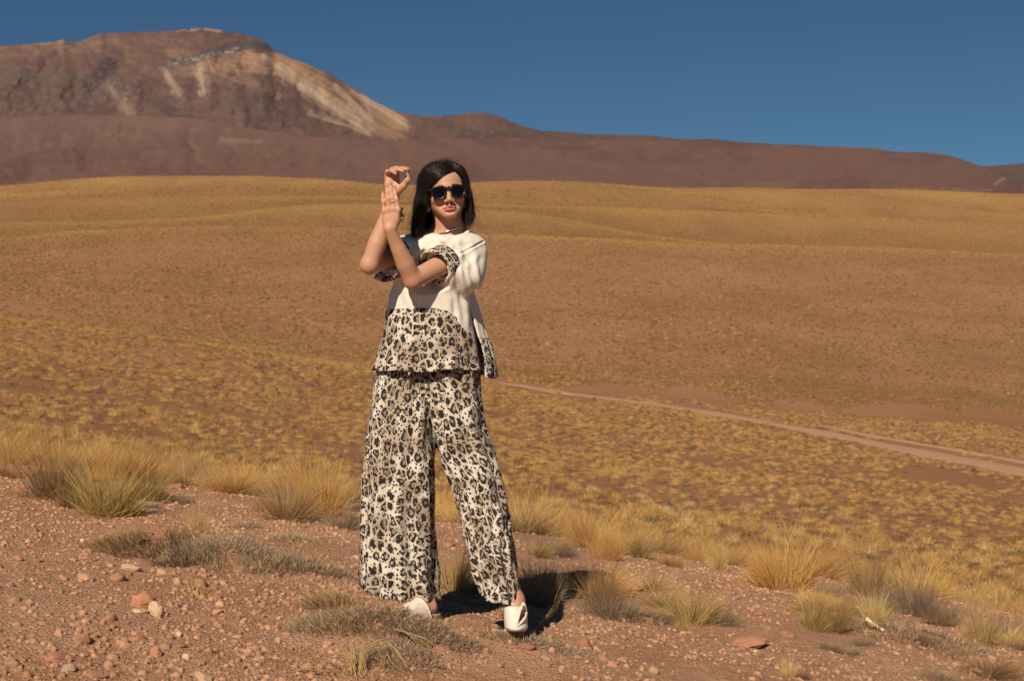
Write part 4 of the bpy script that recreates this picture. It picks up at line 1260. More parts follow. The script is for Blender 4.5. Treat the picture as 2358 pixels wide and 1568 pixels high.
# ------------------------------------------------------------------ materials of the person
sk = NT('skin')
at = sk.n('Attribute', attribute_name='Col').outputs['Color']; co = sk.n('TexCoord').outputs['Object']
mot = sk.noise(co, 28, 5, .6).outputs[0]
c = sk.mix(sk.ramp(mot, .35, .7, 0, .22), at, sk.mix(1.0, at, (1.0, .78, .70), 'MULTIPLY'))
nd = sk.bsdf(c, .48, .35, sk.bump(sk.noise(co, 420, 3, .6).outputs[0], .0006, .6))
nd.inputs['Subsurface Weight'].default_value = .12
nd.inputs['Subsurface Radius'].default_value = (1.0, .35, .18)
nd.inputs['Subsurface Scale'].default_value = .006
SKIN = sk.m

def cloth_relief(t, co, uv=None):
    w = t.noise(co, 260, 3, .6).outputs[0]
    mp = t.n('Mapping'); t.set(mp.inputs[0], co); mp.inputs['Scale'].default_value = (1.0, 1.0, .22)
    cr = t.noise(mp.outputs[0], 60, 5, .62).outputs[0]
    cr2 = t.noise(mp.outputs[0], 17, 4, .55).outputs[0]
    b = t.bump(cr2, .005, .7); b = t.bump(cr, .0022, .8, b); return t.bump(w, .0008, .7, b)

cm = NT('cream_linen')
co = cm.n('TexCoord').outputs['Object']
mpx = cm.n('Mapping'); cm.set(mpx.inputs[0], co); mpx.inputs['Scale'].default_value = (1, 1, .06)
mpz = cm.n('Mapping'); cm.set(mpz.inputs[0], co); mpz.inputs['Scale'].default_value = (.06, .06, 1)
sl = cm.math('MULTIPLY', cm.noise(mpx.outputs[0], 500, 2, .6).outputs[0], cm.noise(mpz.outputs[0], 500, 2, .6).outputs[0])
c = cm.mix(cm.ramp(sl, .15, .4), (.70, .62, .52), (.80, .73, .64))
nd = cm.bsdf(c, .85, .15, cloth_relief(cm, co)); 
nd.inputs['Sheen Weight'].default_value = .12
CREAM = cm.m

lp = NT('leopard_print')
uvn = lp.n('TexCoord').outputs['UV']; co = lp.n('TexCoord').outputs['Object']
def warped(vec, sc, amt):
    n = lp.noise(vec, sc, 2, .5)
    s = lp.n('VectorMath', operation='SUBTRACT'); lp.set(s.inputs[0], n.outputs['Color']); s.inputs[1].default_value = (.5, .5, .5)
    m = lp.n('VectorMath', operation='SCALE'); lp.set(m.inputs[0], s.outputs[0]); m.inputs['Scale'].default_value = amt
    a = lp.n('VectorMath', operation='ADD'); lp.set(a.inputs[0], vec); lp.set(a.inputs[1], m.outputs[0]); return a.outputs[0]
mpp = lp.n('Mapping'); lp.set(mpp.inputs[0], uvn); mpp.inputs['Scale'].default_value = (1.18, .90, 1)
p0 = warped(mpp.outputs[0], 14, .020)
p1 = warped(p0, 60, .0085)
vc = lp.vor(p1, 24.5, dim='2D', rnd=.78)
sc_ = lp.n('SeparateColor'); lp.set(sc_.inputs[0], vc.outputs['Color'])
d = vc.outputs['Distance']
rad = lp.math('ADD', .215, lp.math('MULTIPLY', sc_.outputs[0], .13))           # each rosette has its own size
ringd = lp.math('ABSOLUTE', lp.math('SUBTRACT', d, rad))
gapn = lp.noise(p0, 74, 1, .5).outputs[0]
gap = lp.ramp(gapn, .40, .47)
thick = lp.math('ADD', .0, lp.math('MULTIPLY', gap, .185))
thick = lp.math('ADD', thick, lp.math('MULTIPLY', lp.math('SUBTRACT', lp.noise(uvn, 420, 2, .6).outputs[0], .5), .07))
solid = lp.math('LESS_THAN', sc_.outputs[0], .22)
solidd = lp.math('ADD', lp.math('MULTIPLY', lp.math('SUBTRACT', 1.0, solid), 9.0), lp.math('SUBTRACT', d, .10))
rd = lp.math('MINIMUM', lp.math('SUBTRACT', ringd, thick), lp.math('SUBTRACT', solidd, .12))
ve = lp.vor(p1, 24.5, dim='2D', feature='DISTANCE_TO_EDGE', rnd=.78)
f2 = lp.vor(p1, 60.0, dim='2D', rnd=.9)                                           # small filler dots between the rosettes
fill = lp.math('SUBTRACT', f2.outputs['Distance'], .25)
outside = lp.math('SUBTRACT', .47, d)
dots = lp.math('MAXIMUM', fill, lp.math('MULTIPLY', outside, 1.3))
edge_keep = lp.math('MULTIPLY', lp.math('SUBTRACT', .075, ve.outputs['Distance']), 2.2)
dark_d = lp.math('MINIMUM', lp.math('MAXIMUM', rd, edge_keep), dots)
blot = lp.ramp(dark_d, -.06, .015, 1, 0)
halo = lp.ramp(dark_d, -.02, .14, 1, 0)
big = lp.noise(uvn, 6.5, 2, .5).outputs[0]
hair = lp.noise(uvn, 520, 3, .7).outputs[0]
ground_c = lp.mix(lp.ramp(big, .45, .63), (.68, .60, .50), (.42, .32, .235))
ground_c = lp.mix(lp.ramp(hair, .45, .7, 0, .35), ground_c, (.42, .32, .24))
inner = lp.math('MULTIPLY', lp.math('MULTIPLY', lp.ramp(d, .20, .33, 1, 0), lp.math('SUBTRACT', 1.0, solid)), lp.ramp(big, .34, .52, .55, 1))
c = lp.mix(lp.math('MULTIPLY', inner, .85), ground_c, (.25, .18, .135))
c = lp.mix(lp.math('MULTIPLY', halo, .6), c, (.27, .19, .14))
c = lp.mix(blot, c, lp.mix(hair, (.020, .016, .014), (.042, .034, .03)))
nd = lp.bsdf(c, .85, .15, cloth_relief(lp, co))
LEO = lp.m

hm = NT('black_hair'); co = hm.n('TexCoord').outputs['Object']
hv_ = hm.noise(co, 40, 2, .5).outputs[0]
hm.bsdf(hm.mix(hv_, (.007, .005, .004), (.030, .018, .013)), .36, .38)
HAIR = hm.m
wm = NT('white_leather'); co = wm.n('TexCoord').outputs['Object']
wm.bsdf((.80, .71, .60), .38, .4, wm.bump(wm.noise(co, 60, 3, .5).outputs[0], .002, .6)); LEATHER = wm.m
sm_ = NT('shoe_sole'); sm_.bsdf((.55, .46, .36), .7, .2); SOLE = sm_.m
fm = NT('tortoise_frame'); co = fm.n('TexCoord').outputs['Object']
fm.bsdf(fm.mix(fm.ramp(fm.noise(co, 90, 3, .6).outputs[0], .4, .6), (.007, .004, .0035), (.035, .008, .006)), .2, .4); FRAME = fm.m
gl = NT('dark_lens'); gl.bsdf((.003, .003, .003), .08, .18); LENS = gl.m
sv = NT('silver'); nd = sv.bsdf((.75, .76, .78), .18, .5); nd.inputs['Metallic'].default_value = 1.0; SILVER = sv.m
pe = NT('pearl'); pe.bsdf((.8, .78, .72), .15, .6); PEARL = pe.m
bd = NT('wooden_bead'); bd.bsdf((.68, .56, .42), .5, .3); BEAD = bd.m

# ------------------------------------------------------------------ the person
person = bpy.data.objects.new('person', None); COL.objects.link(person)
person.location = (-.2, 5.2, 0)
tag(person, 'woman in cream top, leopard print trousers and dark sunglasses posing with raised hands', 'person')
def part(name, V, Fc, mat, parent=None, uv=None, col=None, nside=4, label=None, smooth=True):
    V = np.asarray(V, float) - np.array(person.location)
    o = link(name, mesh_np(name, V, Fc, uv=uv, col=col, nside=nside), mat, parent or person, smooth)
    if label: o['label'] = label
    return o

def A(v): return np.array(v[:], dtype=float)
def Q(px, py, Y): return A(P(px, py, Y))

# head frame
yaw, pitch, roll = math.radians(7), math.radians(5), math.radians(5.5)
hz = np.array([0, 0, 1.]); 
fw = np.array([math.sin(yaw) * math.cos(pitch), -math.cos(yaw) * math.cos(pitch), math.sin(pitch)])
rt = np.cross(fw, hz) * -1; rt /= np.linalg.norm(rt)
rt = np.cross(hz, fw); rt = rt / np.linalg.norm(rt)                # towards the right of the picture
if rt[0] < 0: rt = -rt
up = np.cross(rt, -fw); up = up if up[2] > 0 else -up
rt, up = rt * math.cos(roll) + up * math.sin(roll), up * math.cos(roll) - rt * math.sin(roll)
HC = Q(1032.4, 441, 5.085) - fw * .088
HM = np.stack([rt, fw, up], -1)                                    # local (x, y forward, z up) -> world
def H(x, y, z): return HC + HM @ np.array([x, y, z], float)
def toH(V): return (V - HC) @ HM

NB = Q(1034, 552, 5.215)                                            # pit of the neck
S1, E1, W1 = Q(1082, 575, 5.20), Q(950, 645, 5.01), Q(897, 527, 4.925)
S2, E2, W2 = Q(945, 575, 5.21), Q(851, 610, 4.985), Q(906, 457, 4.985)
LF = hit(985, 1419, 4.6, 6.5); RF = hit(1187, 1453, 4.6, 6.5)
LY, RY = LF[1], RF[1]

xs = np.arange(-.60, .09, .0024); ys = np.arange(4.86, 5.42, .0026)
zs = np.concatenate([np.arange(-.06, .20, .004), np.arange(.21, 1.14, .016), np.arange(1.15, 1.765, .0023)])
B = Field(xs, ys, zs)
# legs, hips, trunk (mostly under clothes)
LA = Q(976, 1375, 5.19); RA = Q(1183, 1385, 5.135)
LA[2] = LF[2] + .10 
B.cone(Q(940, 880, 5.25), Q(950, 1130, 5.22), .085, .055, .04); B.cone(Q(950, 1130, 5.22), LA, .052, .032, .02)
B.cone(Q(1035, 880, 5.24), Q(1100, 1130, 5.18), .085, .055, .04); B.cone(Q(1100, 1130, 5.18), RA, .052, .032, .02)
B.ell(Q(985, 870, 5.26), (.12, .075, .11), .03); B.ell(Q(990, 760, 5.24), (.12, .09, .16), .06)
B.ell(Q(1005, 630, 5.23), (.12, .09, .15), .05)
B.cone(Q(1000, 575, 5.23), Q(1075, 572, 5.21), .05, .045, .05); B.cone(Q(1000, 575, 5.23), Q(950, 572, 5.22), .05, .045, .05)
B.cone(S1, E1, .041, .034, .004); B.cone(S2, E2, .041, .033, .004)
def lerp(a, b, t): return a + (b - a) * t
for E, W, side in ((E1, W1, 1), (E2, W2, -1)):
    B.cone(E, lerp(E, W, .32), .0310, .0340, .010); B.cone(lerp(E, W, .32), lerp(E, W, .62), .0340, .0270, .001)
    B.cone(lerp(E, W, .62), W, .0270, .0205, .003, flat=((0, 1, 0), 1.12))
    B.ell(E + np.array([0, .004, -.004]), (.024, .026, .026), .014)
# neck
B.cone(H(0, -.02, -.055), NB + np.array([0, .02, 0]), .044, .047, .02); B.cone(NB + np.array([0, .03, .0]), NB + np.array([0, .04, -.05]), .075, .08, .05)
B.cone(H(-.045, -.02, -.04), NB + np.array([-.012, -.035, .0]), .012, .010, .018)
B.cone(H(.045, -.02, -.04), NB + np.array([.014, -.035, .0]), .012, .010, .018)
B.cone(NB + np.array([-.015, -.045, -.012]), Q(958, 556, 5.18), .008, .011, .02); B.cone(NB + np.array([.015, -.045, -.012]), Q(1095, 550, 5.18), .008, .011, .02)
# head
def he(x, y, z, rx, ry, rz, k=.012, sub=False): B.ell(H(x, y, z), (rx, ry, rz), k, HM, sub)
def hc(p, q, r1, r2, k=.01, sub=False): B.cone(H(*p), H(*q), r1, r2, k, sub)
he(0, -.018, .038, .0735, .092, .090, .02)
he(0, .024, .006, .0570, .058, .080, .022)
he(0, .030, .052, .052, .048, .040, .03)
for s in (-1, 1):
    he(s * .037, .044, -.020, .022, .027, .018, .018)
    hc((s * .050, .002, -.040), (s * .016, .060, -.078), .011, .010, .016)
    hc((s * .046, .018, -.028), (s * .026, .055, -.060), .015, .013, .016)
    hc((s * .010, .078, .020), (s * .046, .062, .016), .008, .008, .014)
he(0, .066, -.080, .016, .014, .012, .014)
he(0, .056, -.060, .026, .026, .024, .012)
for s in (-1, 1):
    he(s * .032, .092, -.002, .017, .018, .012, .012, True)
    he(s * .031, .064, -.003, .015, .0145, .013, .004)
hc((0, .072, .010), (0, .0925, -.028), .0075, .0085, .010)
he(0, .0935, -.0305, .0085, .0085, .0075, .006)
for s in (-1, 1):
    he(s * .0125, .086, -.034, .0068, .0095, .0065, .005)
    he(s * .0065, .088, -.0405, .0035, .0050, .0030, .003, True)
hc((0, .084, -.042), (0, .087, -.050), .0035, .004, .006)
he(0, .0785, -.0556, .0250, .0082, .0042, .004); he(0, .0788, -.0636, .0200, .0080, .0050, .004)
hc((-.022, .0835, -.0597), (.022, .0835, -.0597), .0016, .0016, .003, True)
he(0, .080, -.0735, .014, .006, .0035, .006, True)
for s in (-1, 1):
    he(s * .071, -.010, -.020, .007, .017, .028, .006)
    he(s * .076, -.006, -.016, .004, .009, .014, .006, True)
    he(s * .071, -.004, -.043, .006, .008, .009, .006)

# hands
def finger(pts, r0, r1, k=.004):
    n = len(pts)
    for i in range(n - 1):
        a = r0 + (r1 - r0) * i / (n - 1); b = r0 + (r1 - r0) * (i + 1) / (n - 1)
        B.cone(pts[i], pts[i + 1], a, b, k)
        if 0 < i < n - 1: B.ell(pts[i], (a * 1.06,) * 3, .004)
NAILS = []
def bent(px0, py0, Y0, px1, py1, Y1, bow, sidew=0.0):
    """four joints from knuckle to tip with a bow towards (-) or from (+) the camera"""
    a, b = Q(px0, py0, Y0), Q(px1, py1, Y1); out = []
    for t in (0, .42, .74, 1.0):
        p = lerp(a, b, t); p[1] += bow * math.sin(math.pi * t) ; p[0] += sidew * math.sin(math.pi * t); out.append(p)
    return out
# front hand: back of the hand to the camera, fingers up over the other wrist
hy = 4.925
MC = [(884.5, 483, 441.5, 880.8), (895.5, 479.5, 429.5, 889.8), (907, 478.5, 424.5, 898.8), (917.5, 480.5, 431.5, 908)]
RR = [.0066, .0073, .0076, .0073]
for (kx, ky, ty, tx), r in zip(MC, RR):
    B.cone(W1 + np.array([(kx - 897) * .0006, 0, .004]), Q(kx, ky + 3, hy), .0125, .0095, .008, flat=((0, 1, 0), 1.1))
    f = bent(kx, ky, hy - .001, tx, ty, hy + .012, -.006)
    finger(f, r * 1.06, r * .84)
    B.ell(Q(kx, ky + 3, hy - .006), (.0080, .0055, .0085), .006)
    NAILS.append((f[-1] + np.array([0, -.004, .001]), .0064, np.array([0, -1., .25])))
B.ell(Q(899, 506, hy + .004), (.030, .0115, .030), .008)
B.ell(Q(913, 505, hy + .006), (.012, .010, .022), .008)
th = [Q(906, 520, hy + .012), Q(921, 503, hy + .022), Q(924.5, 492, hy + .032), Q(923.5, 482, hy + .040)]
finger(th, .0125, .0085, .010); NAILS.append((th[-1] + np.array([.006, -.002, 0]), .007, np.array([1., -.2, 0])))
# rear hand: palm to the camera, fingers curling over to the right, thumb up
hy2 = 4.985
KN = [(890.5, 403), (895.5, 397.5), (904, 395), (914, 397)]
for (kx, ky) in KN:
    B.cone(W2 + np.array([(kx - 903) * .0006, 0, .006]), Q(kx, ky, hy2), .0130, .0095, .008, flat=((0, 1, 0), 1.1))
B.ell(Q(903, 425, hy2 + .004), (.0275, .0115, .033), .008)
B.ell(Q(894, 430, hy2 - .006), (.012, .011, .026), .008)
B.ell(Q(916, 434, hy2 - .007), (.0135, .0135, .021), .008)
FG = [([(890.5, 402, 4.983), (892, 395, 4.967), (901, 393, 4.948), (911.5, 399.5, 4.936)], .0074),
      ([(896, 397, 4.983), (903, 390.5, 4.962), (917, 390, 4.944), (930, 394.5, 4.934)], .0080),
      ([(904, 395, 4.983), (912, 387.5, 4.964), (928, 387.5, 4.950), (940, 390, 4.944)], .0083),
      ([(914, 397, 4.985), (921, 389, 4.975), (934, 387.5, 4.964), (944, 388.5, 4.958)], .0078)]
for pts, r in FG:
    f = [Q(*p) for p in pts]; finger(f, r * 1.08, r * .82)
    NAILS.append((f[-1] + np.array([.001, -.002, .0045]), .006, np.array([0.2, -.4, 1.])))
th = [Q(914, 441, hy2 - .006), Q(928.5, 429, 4.972), Q(939, 414.5, 4.962), Q(940, 399, 4.956)]
finger(th, .0135, .0084, .008); NAILS.append((th[-1] + np.array([.004, -.003, .002]), .0078, np.array([.6, -.8, .1])))
# feet
ldir = np.array([-.60, -.80, .10]); ldir /= np.linalg.norm(ldir); lsid = np.array([.80, -.60, 0.])
LH = Q(1002, 1404, 5.14); LH[2] = LF[2] + .045
LT = LH + ldir * .20
B.cone(LA, LH + np.array([-.012, 0, .008]), .028, .020, .015); B.cone(LH + ldir * .03, LT, .024, .022, .02, flat=((0, 0, 1), 1.25)); B.cone(LA, LH + ldir * .11, .028, .026, .03)
for i, (o_, l_) in enumerate(((-.026, .205), (-.012, .208), (.001, .206), (.014, .200), (.026, .188))):
    B.cone(LH + ldir * .17 + lsid * o_, LH + ldir * l_ + lsid * o_ + np.array([0, 0, -.006]), .010, .0085 if i else .0105, .004)
rdir = np.array([.02, -.97, -.26]); rdir /= np.linalg.norm(rdir); rsid = np.array([1., .02, 0.])
RT = Q(1187, 1440, 5.04); RT[2] = RF[2] + .026
RH = RT - np.array([.015, -.17, -.045])
B.cone(RA, lerp(RA, RT, .45), .034, .035, .02); B.cone(lerp(RA, RT, .4), RT, .035, .025, .02, flat=((0, 0, 1), 1.15)); B.cone(RA, RH, .032, .030, .03); B.cone(RH, RT, .028, .024, .02)
for o_, l_ in ((-.026, .018), (-.012, .024), (.001, .028), (.014, .028), (.028, .022)):
    B.cone(RT + rsid * o_, RT + rsid * o_ + np.array([0, -l_, -.008]), .010, .0085, .004)
V, Fc = B.mesh(); del B
V = laplace(V, Fc, 2, .5)
h = toH(V)
mk = np.ones(len(V))
for Wk in (W1, W2): mk *= smooth01(.0, .03, np.linalg.norm(V - (Wk + np.array([0, 0, .05])), axis=1) - .06)
mk *= smooth01(.0, .03, np.linalg.norm(V - HC, axis=1) - .12) * (V[:, 2] > 1.0)
V = laplace(V, Fc, 30, .5, mk)
h = toH(V)
col = np.zeros((len(V), 3)) + np.array((.54, .285, .175))
hh = (h[:, 2] > -.12) & (np.abs(h[:, 0]) < .12) & (np.abs(h[:, 1]) < .14) & (V[:, 2] > 1.4)
def paint(m, c):
    global col
    m = np.clip(m, 0, 1)[:, None]; col = col * (1 - m) + np.array(c) * m
paint(hh * .5 * np.exp(-(((np.abs(h[:, 0]) - .042) / .018) ** 2 + ((h[:, 2] + .028) / .016) ** 2)) * (h[:, 1] > .02), (.60, .20, .15))
lipu = ((h[:, 0]) / .0235) ** 2 + ((h[:, 2] + .0558 + 3.5 * h[:, 0] ** 2 + .0006 * np.cos(h[:, 0] * 300)) / .0044) ** 2
lipl = ((h[:, 0]) / .0195) ** 2 + ((h[:, 2] + .0640 + 2.0 * h[:, 0] ** 2) / .0054) ** 2
paint(hh * (h[:, 1] > .07) * smooth01(1.15, .8, np.minimum(lipu, lipl)), (.46, .125, .125))
bz = .019 + .006 * np.cos((np.abs(h[:, 0]) - .03) * 55)
paint(hh * (h[:, 1] > .04) * smooth01(.0042, .002, np.abs(h[:, 2] - bz)) * smooth01(.010, .015, np.abs(h[:, 0])) * smooth01(.052, .046, np.abs(h[:, 0])) * .85, (.05, .03, .022))
scalp = hh & ((h[:, 2] > .02) & (h[:, 1] < .055 - .0 * h[:, 0]) | (h[:, 2] > .086 - .25 * np.abs(h[:, 0] - .03)) | ((h[:, 1] < -.03) & (h[:, 2] > -.07)))
paint(scalp * 1.0, (.012, .008, .007))
for p, r, n in NAILS:
    dd = np.linalg.norm(V - p, axis=1)
    cand = dd < r * 1.4
    paint(cand * smooth01(r * 1.05, r * .85, dd), (.27, .17, .14))
paint(smooth01(.03, .0, np.abs(np.linalg.norm(V - E1, axis=1) - .02)) * .25 + smooth01(.05, .0, np.linalg.norm(V - E2, axis=1)) * .25, (.58, .27, .17))
for k in (W1, W2): paint(smooth01(.12, .03, np.linalg.norm(V - (k + np.array([0, 0, .06])), axis=1)) * .25, (.56, .27, .18))
for (kx, ky, ty, tx) in MC:
    a_, b_ = Q(kx, ky, hy - .006), Q(tx, ty, hy + .008)
    for t_, r_ in ((0, .010), (.42, .0075), (.74, .0065)):
        paint(smooth01(r_, r_ * .2, np.linalg.norm(V - lerp(a_, b_, t_), axis=1)) * .45, (.50, .21, .14))
for pts, r in FG:
    for q_ in pts[1:3]: paint(smooth01(.011, .004, np.linalg.norm(V - Q(*q_), axis=1)) * .35, (.50, .21, .14))
for t_ in (-.02, .02): 
    paint(hh * smooth01(.0012, .0003, np.abs(h[:, 0] - t_ * .2)) * (np.abs(h[:, 2] - .030) < .006) * .25, (.36, .17, .11))
body = part('body', V, Fc, SKIN, col=col)

# ------------------------------------------------------------------ hair
rng = np.random.default_rng(3)
EC = np.array([0, -.012, .034])
def env_x(z, left):
    if left: return np.interp(-z, [-.05, .047, .13, .18], [.103, .119, .134, .136])
    return np.interp(-z, [-.03, .025, .068, .11, .15], [.089, .096, .098, .092, .082])
def env_y(z): return np.interp(-z, [-.05, .05, .12, .18], [.105, .108, .095, .08])
def strand_paths(n, left, layer, fr):
    out = []
    for i in range(n):
        l = layer[i]; f = fr[i]; cl = round(f * 30) + (40 if left else 0); f0_ = round(f * 30) / 30.0; cr_ = [math.sin(cl * 12.9898 + q_ * 78.2) * 43758.5 % 1 - .5 for q_ in range(4)]                                     # f: 0 front .. 1 back
        yr = .074 - .15 * rng.uniform(max(0, f - .35), min(1, f + .25)) ; xr = .022 + rng.normal(0, .0035) - .008 * (yr < 0)
        rx = (.099 if left else .087); ry = .104; rz = .098
        k = (.82 + .18 * l) * (1 + .05 * cr_[0])
        dirA = np.array([xr / .08, (yr - EC[1]) / ry, 0]); dirA[2] = math.sqrt(max(.08, 1 - dirA[0] ** 2 - dirA[1] ** 2))
        if left: phi = math.radians(131 + 139 * f)
        else: phi = math.radians(38 - 128 * f)
        eB = -.10
        dirB = np.array([math.cos(phi) * math.cos(eB), math.sin(phi) * math.cos(eB), math.sin(eB)])
        dirA /= np.linalg.norm(dirA); dirB /= np.linalg.norm(dirB)
        om = math.acos(np.clip(dirA @ dirB, -1, 1)); pts = []
        for t in np.linspace(0, 1, 7):
            d = (math.sin((1 - t) * om) * dirA + math.sin(t * om) * dirB) / max(math.sin(om), 1e-3)
            sxx = rx if d[0] < 0 else .087 if not left else .090
            lift = 1 + .03 * math.sin(math.pi * t)
            pts.append(EC + d * np.array([sxx, ry, rz]) * k * lift)
        z0 = pts[-1][2]; zend = -.119 + rng.normal(0, .013) + .036 * cr_[1] + .012 * (f > .5)
        if left: zend -= .002 + .010 * (1 - f)
        else: zend += .020 + .010 * f
        kink = rng.normal(0, .02) + .16 * cr_[3]; 
        for t in np.linspace(0, 1, 8)[1:]:
            z = z0 + (zend - z0) * t
            inward = 1 - .10 * t * (1 - l)
            ex = env_x(z, left) * (.80 + .20 * l) * (1 + .09 * cr_[2] * t); ey = env_y(z) * (.80 + .20 * l)
            phi_t = phi + (math.radians(131 + 139 * f0_) - phi if left else math.radians(38 - 128 * f0_) - phi) * (.85 * t * t)
            ph = phi_t + .085 * t * math.sin(5.5 * t + 9 * cr_[0] + 3 * cr_[2]) + (math.radians(16) * t * (1 - f) if left else -math.radians(14) * t * (1 - f)) + kink * t
            x = ex * math.cos(ph) * inward; y = EC[1] + ey * math.sin(ph) * inward
            if not left and t > .75 and l > .9: x += .012 * (t - .75) * 4 * rng.uniform(0, 1)
            pts.append(np.array([x, y, z]))
        # wind: everything drifts towards the left of the picture
        pts = np.array(pts); tt = np.linspace(0, 1, len(pts)) ** 2.5
        pts[:, 0] -= tt * (.004 + .006 * rng.uniform()) 
        out.append(pts)
    return out
def strands_mesh(paths, w, npt=13, wob=.0012):
    Vs, n = [], len(paths)
    for p in paths:
        q = spline(p, npt)
        ph = rng.uniform(0, 6.28, 3); t = np.linspace(0, 1, npt)[:, None]
        q = q + wob * t * np.sin(t * rng.uniform(4, 11) + ph[None, :])
        Vs.append(q)
    C = np.array(Vs)                                               # n, npt, 3
    d = np.gradient(C, axis=1); d /= np.linalg.norm(d, axis=2)[..., None] + 1e-9
    outw = C - np.array([0, -.012, .0]); outw[..., 2] *= .4; outw /= np.linalg.norm(outw, axis=2)[..., None]
    s = np.cross(d, outw); s /= np.linalg.norm(s, axis=2)[..., None] + 1e-9; u = np.cross(s, d)
    tw = np.linspace(0, 1, npt)[None, :, None]
    ww = (w * rng.uniform(.6, 1.3, (n, 1, 1))) * (1 - .75 * np.clip(tw - .6, 0, 1) / .4)
    ring = np.stack([C + s * ww * .5, C + u * ww * .38, C - s * ww * .5], 2)    # n,npt,3,3
    V = ring.reshape(-1, 3)
    f = grid_faces(npt, 3, True)[None] + (np.arange(n) * npt * 3)[:, None, None]
    return V, f.reshape(-1, 4)
def hairset(n, w, lmin, lmax, wob=.0012, lump=True):
    Vs = []
    for left in (True, False):
        m = int(n * (.6 if left else .4))
        fr = rng.uniform(0, 1, m) ** 1.15
        if lump: fr = np.clip(np.round(fr * 30) / 30.0 + rng.normal(0, .009, m), 0, 1)
        ly = rng.uniform(lmin, lmax, m)
        Vs.append(strands_mesh(strand_paths(m, left, ly, fr), w, wob=wob))
    return join2(Vs)
V1, F1_ = hairset(1900, .0036, .25, .88, .002)
V2, F2_ = hairset(2500, .0018, .80, 1.03, .0038)
# loose wisps lifted by the wind
wis = []
def wisp(pts, jit=.003, n=2):
    for _ in range(n): wis.append(np.array(pts) + rng.normal(0, jit, (len(pts), 3)) * np.linspace(.3, 1.5, len(pts))[:, None])
wisp([(-.085, .0, .07), (-.11, .0, .04), (-.128, .0, -.0), (-.135, .0, -.03)]); wisp([(-.10, .0, .05), (-.125, .01, .02), (-.14, .01, -.015)])
wisp([(-.115, .0, -.03), (-.135, .0, -.05), (-.155, .0, -.06), (-.165, .0, -.082)], .002, 3)
wisp([(.02, 0, .125), (.035, 0, .142), (.048, 0, .145), (.052, 0, .125)], .002, 2); wisp([(-.03, 0, .128), (-.01, 0, .142), (.02, 0, .138), (.04, 0, .118)], .003, 3)
wisp([(.04, .02, .11), (.06, .02, .095), (.085, .02, .078)], .003, 3); wisp([(.06, .0, .09), (.088, .0, .055), (.10, .0, .02)], .003, 3)
wisp([(.09, .0, -.02), (.10, .0, -.05), (.112, .0, -.066), (.118, .0, -.072)], .002, 5); wisp([(.088, .0, -.04), (.098, 0, -.08), (.10, 0, -.115), (.106, 0, -.125)], .003, 5)
wisp([(-.10, .02, -.06), (-.12, .02, -.10), (-.136, .02, -.135)], .003, 6)
wisp([(.02, .07, .086), (-.0, .09, .078), (-.03, .092, .062), (-.052, .075, .03)], .003, 5)
for _ in range(260):                                              # loose ends and lifted hairs all round
    lf = rng.uniform() < .6; p = strand_paths(1, lf, [1.0], [rng.uniform(0, .8)])[0]
    k_ = rng.integers(4, 10); out_ = p[k_:] * 1.0; g_ = np.linspace(0, 1, len(p)) ** 2
    p = p + g_[:, None] * np.array([rng.normal(-.006, .020), rng.normal(0, .006), rng.normal(.002, .010)]); p[:8, :] *= 1 + rng.uniform(0, .05)
    wis.append(p[2:] + rng.normal(0, .0015, p[2:].shape))
for _ in range(60):                                               # ruffled crown
    a0 = rng.uniform(-.5, 2.6); c_ = np.array([.01 + rng.normal(0, .02), rng.uniform(-.05, .04), .118])
    w_ = np.array([math.cos(a0), rng.normal(0, .3), .0]) * rng.uniform(.03, .06)
    wis.append(np.array([c_ - w_ * .3, c_ + w_ * .2 + (0, 0, .012 + rng.uniform(0, .008)), c_ + w_ * .8 + (0, 0, .008), c_ + w_ * 1.3 - (0, 0, .018)]))
rs_ = lambda p: spline(p, 13)
wis = [rs_(p) for p in wis]
V3, F3_ = strands_mesh(wis, .0009, 12)
V, Fc = join2([(V1, F1_), (V2, F2_), (V3, F3_)])
hair = part('hair', V @ HM.T + HC, Fc, HAIR)

# ------------------------------------------------------------------ sunglasses, earrings, necklace, ring
def HV(V): return np.asarray(V) @ HM.T + HC
sung = bpy.data.objects.new('sunglasses', None); COL.objects.link(sung); sung.parent = person
def lens_outline(s, n=40, k=1.0):
    a = np.linspace(0, 2 * math.pi, n, endpoint=False)
    x = np.sign(np.cos(a)) * np.abs(np.cos(a)) ** .86 * .0262 * k; z = np.sign(np.sin(a)) * np.abs(np.sin(a)) ** np.where(np.sin(a) > 0, .62, .95) * .0228 * k
    x = x * (1 + .10 * np.clip(z / .023, -1, 1)); z = np.where(z > 0, z * .92, z * 1.06)
    x = x * .93; z = z * .95; X = s * .0345 + x; Y = .0940 - .30 * (np.abs(X) - .012) ** 1.0 * .45 - 1.2 * (np.abs(X) - .03) ** 2
    return np.stack([X, Y, z - .001], -1)
parts_f = []
for s in (-1, 1):
    ol = lens_outline(s)
    parts_f.append(tube(ol, .0033, 8, closed=True, up=(0, 1, 0)))
    top = ol[(ol[:, 2] > .004)]; top = top[np.argsort(top[:, 0])]
    parts_f.append(tube(top + np.array([0, .0005, .0012]), .0030, 8, up=(0, 1, 0)))
    en = np.array([[s * .060, .0775, .013], [s * .067, .071, .013], [s * .0705, .055, .010], [s * .0745, .02, .004], [s * .0765, -.01, -.006], [s * .076, -.03, -.022]])
    parts_f.append(tube(spline(en, 20), .0026, 8, flat=1.6))
parts_f.append(tube(spline([(-.0125, .0915, .009), (-.006, .0955, .0125), (0, .097, .0135), (.006, .0955, .0125), (.0125, .0915, .009)], 12), .0034, 8, flat=1.3))
V, Fc = join2(parts_f)
o = part('frame', HV(V), Fc, FRAME, sung)
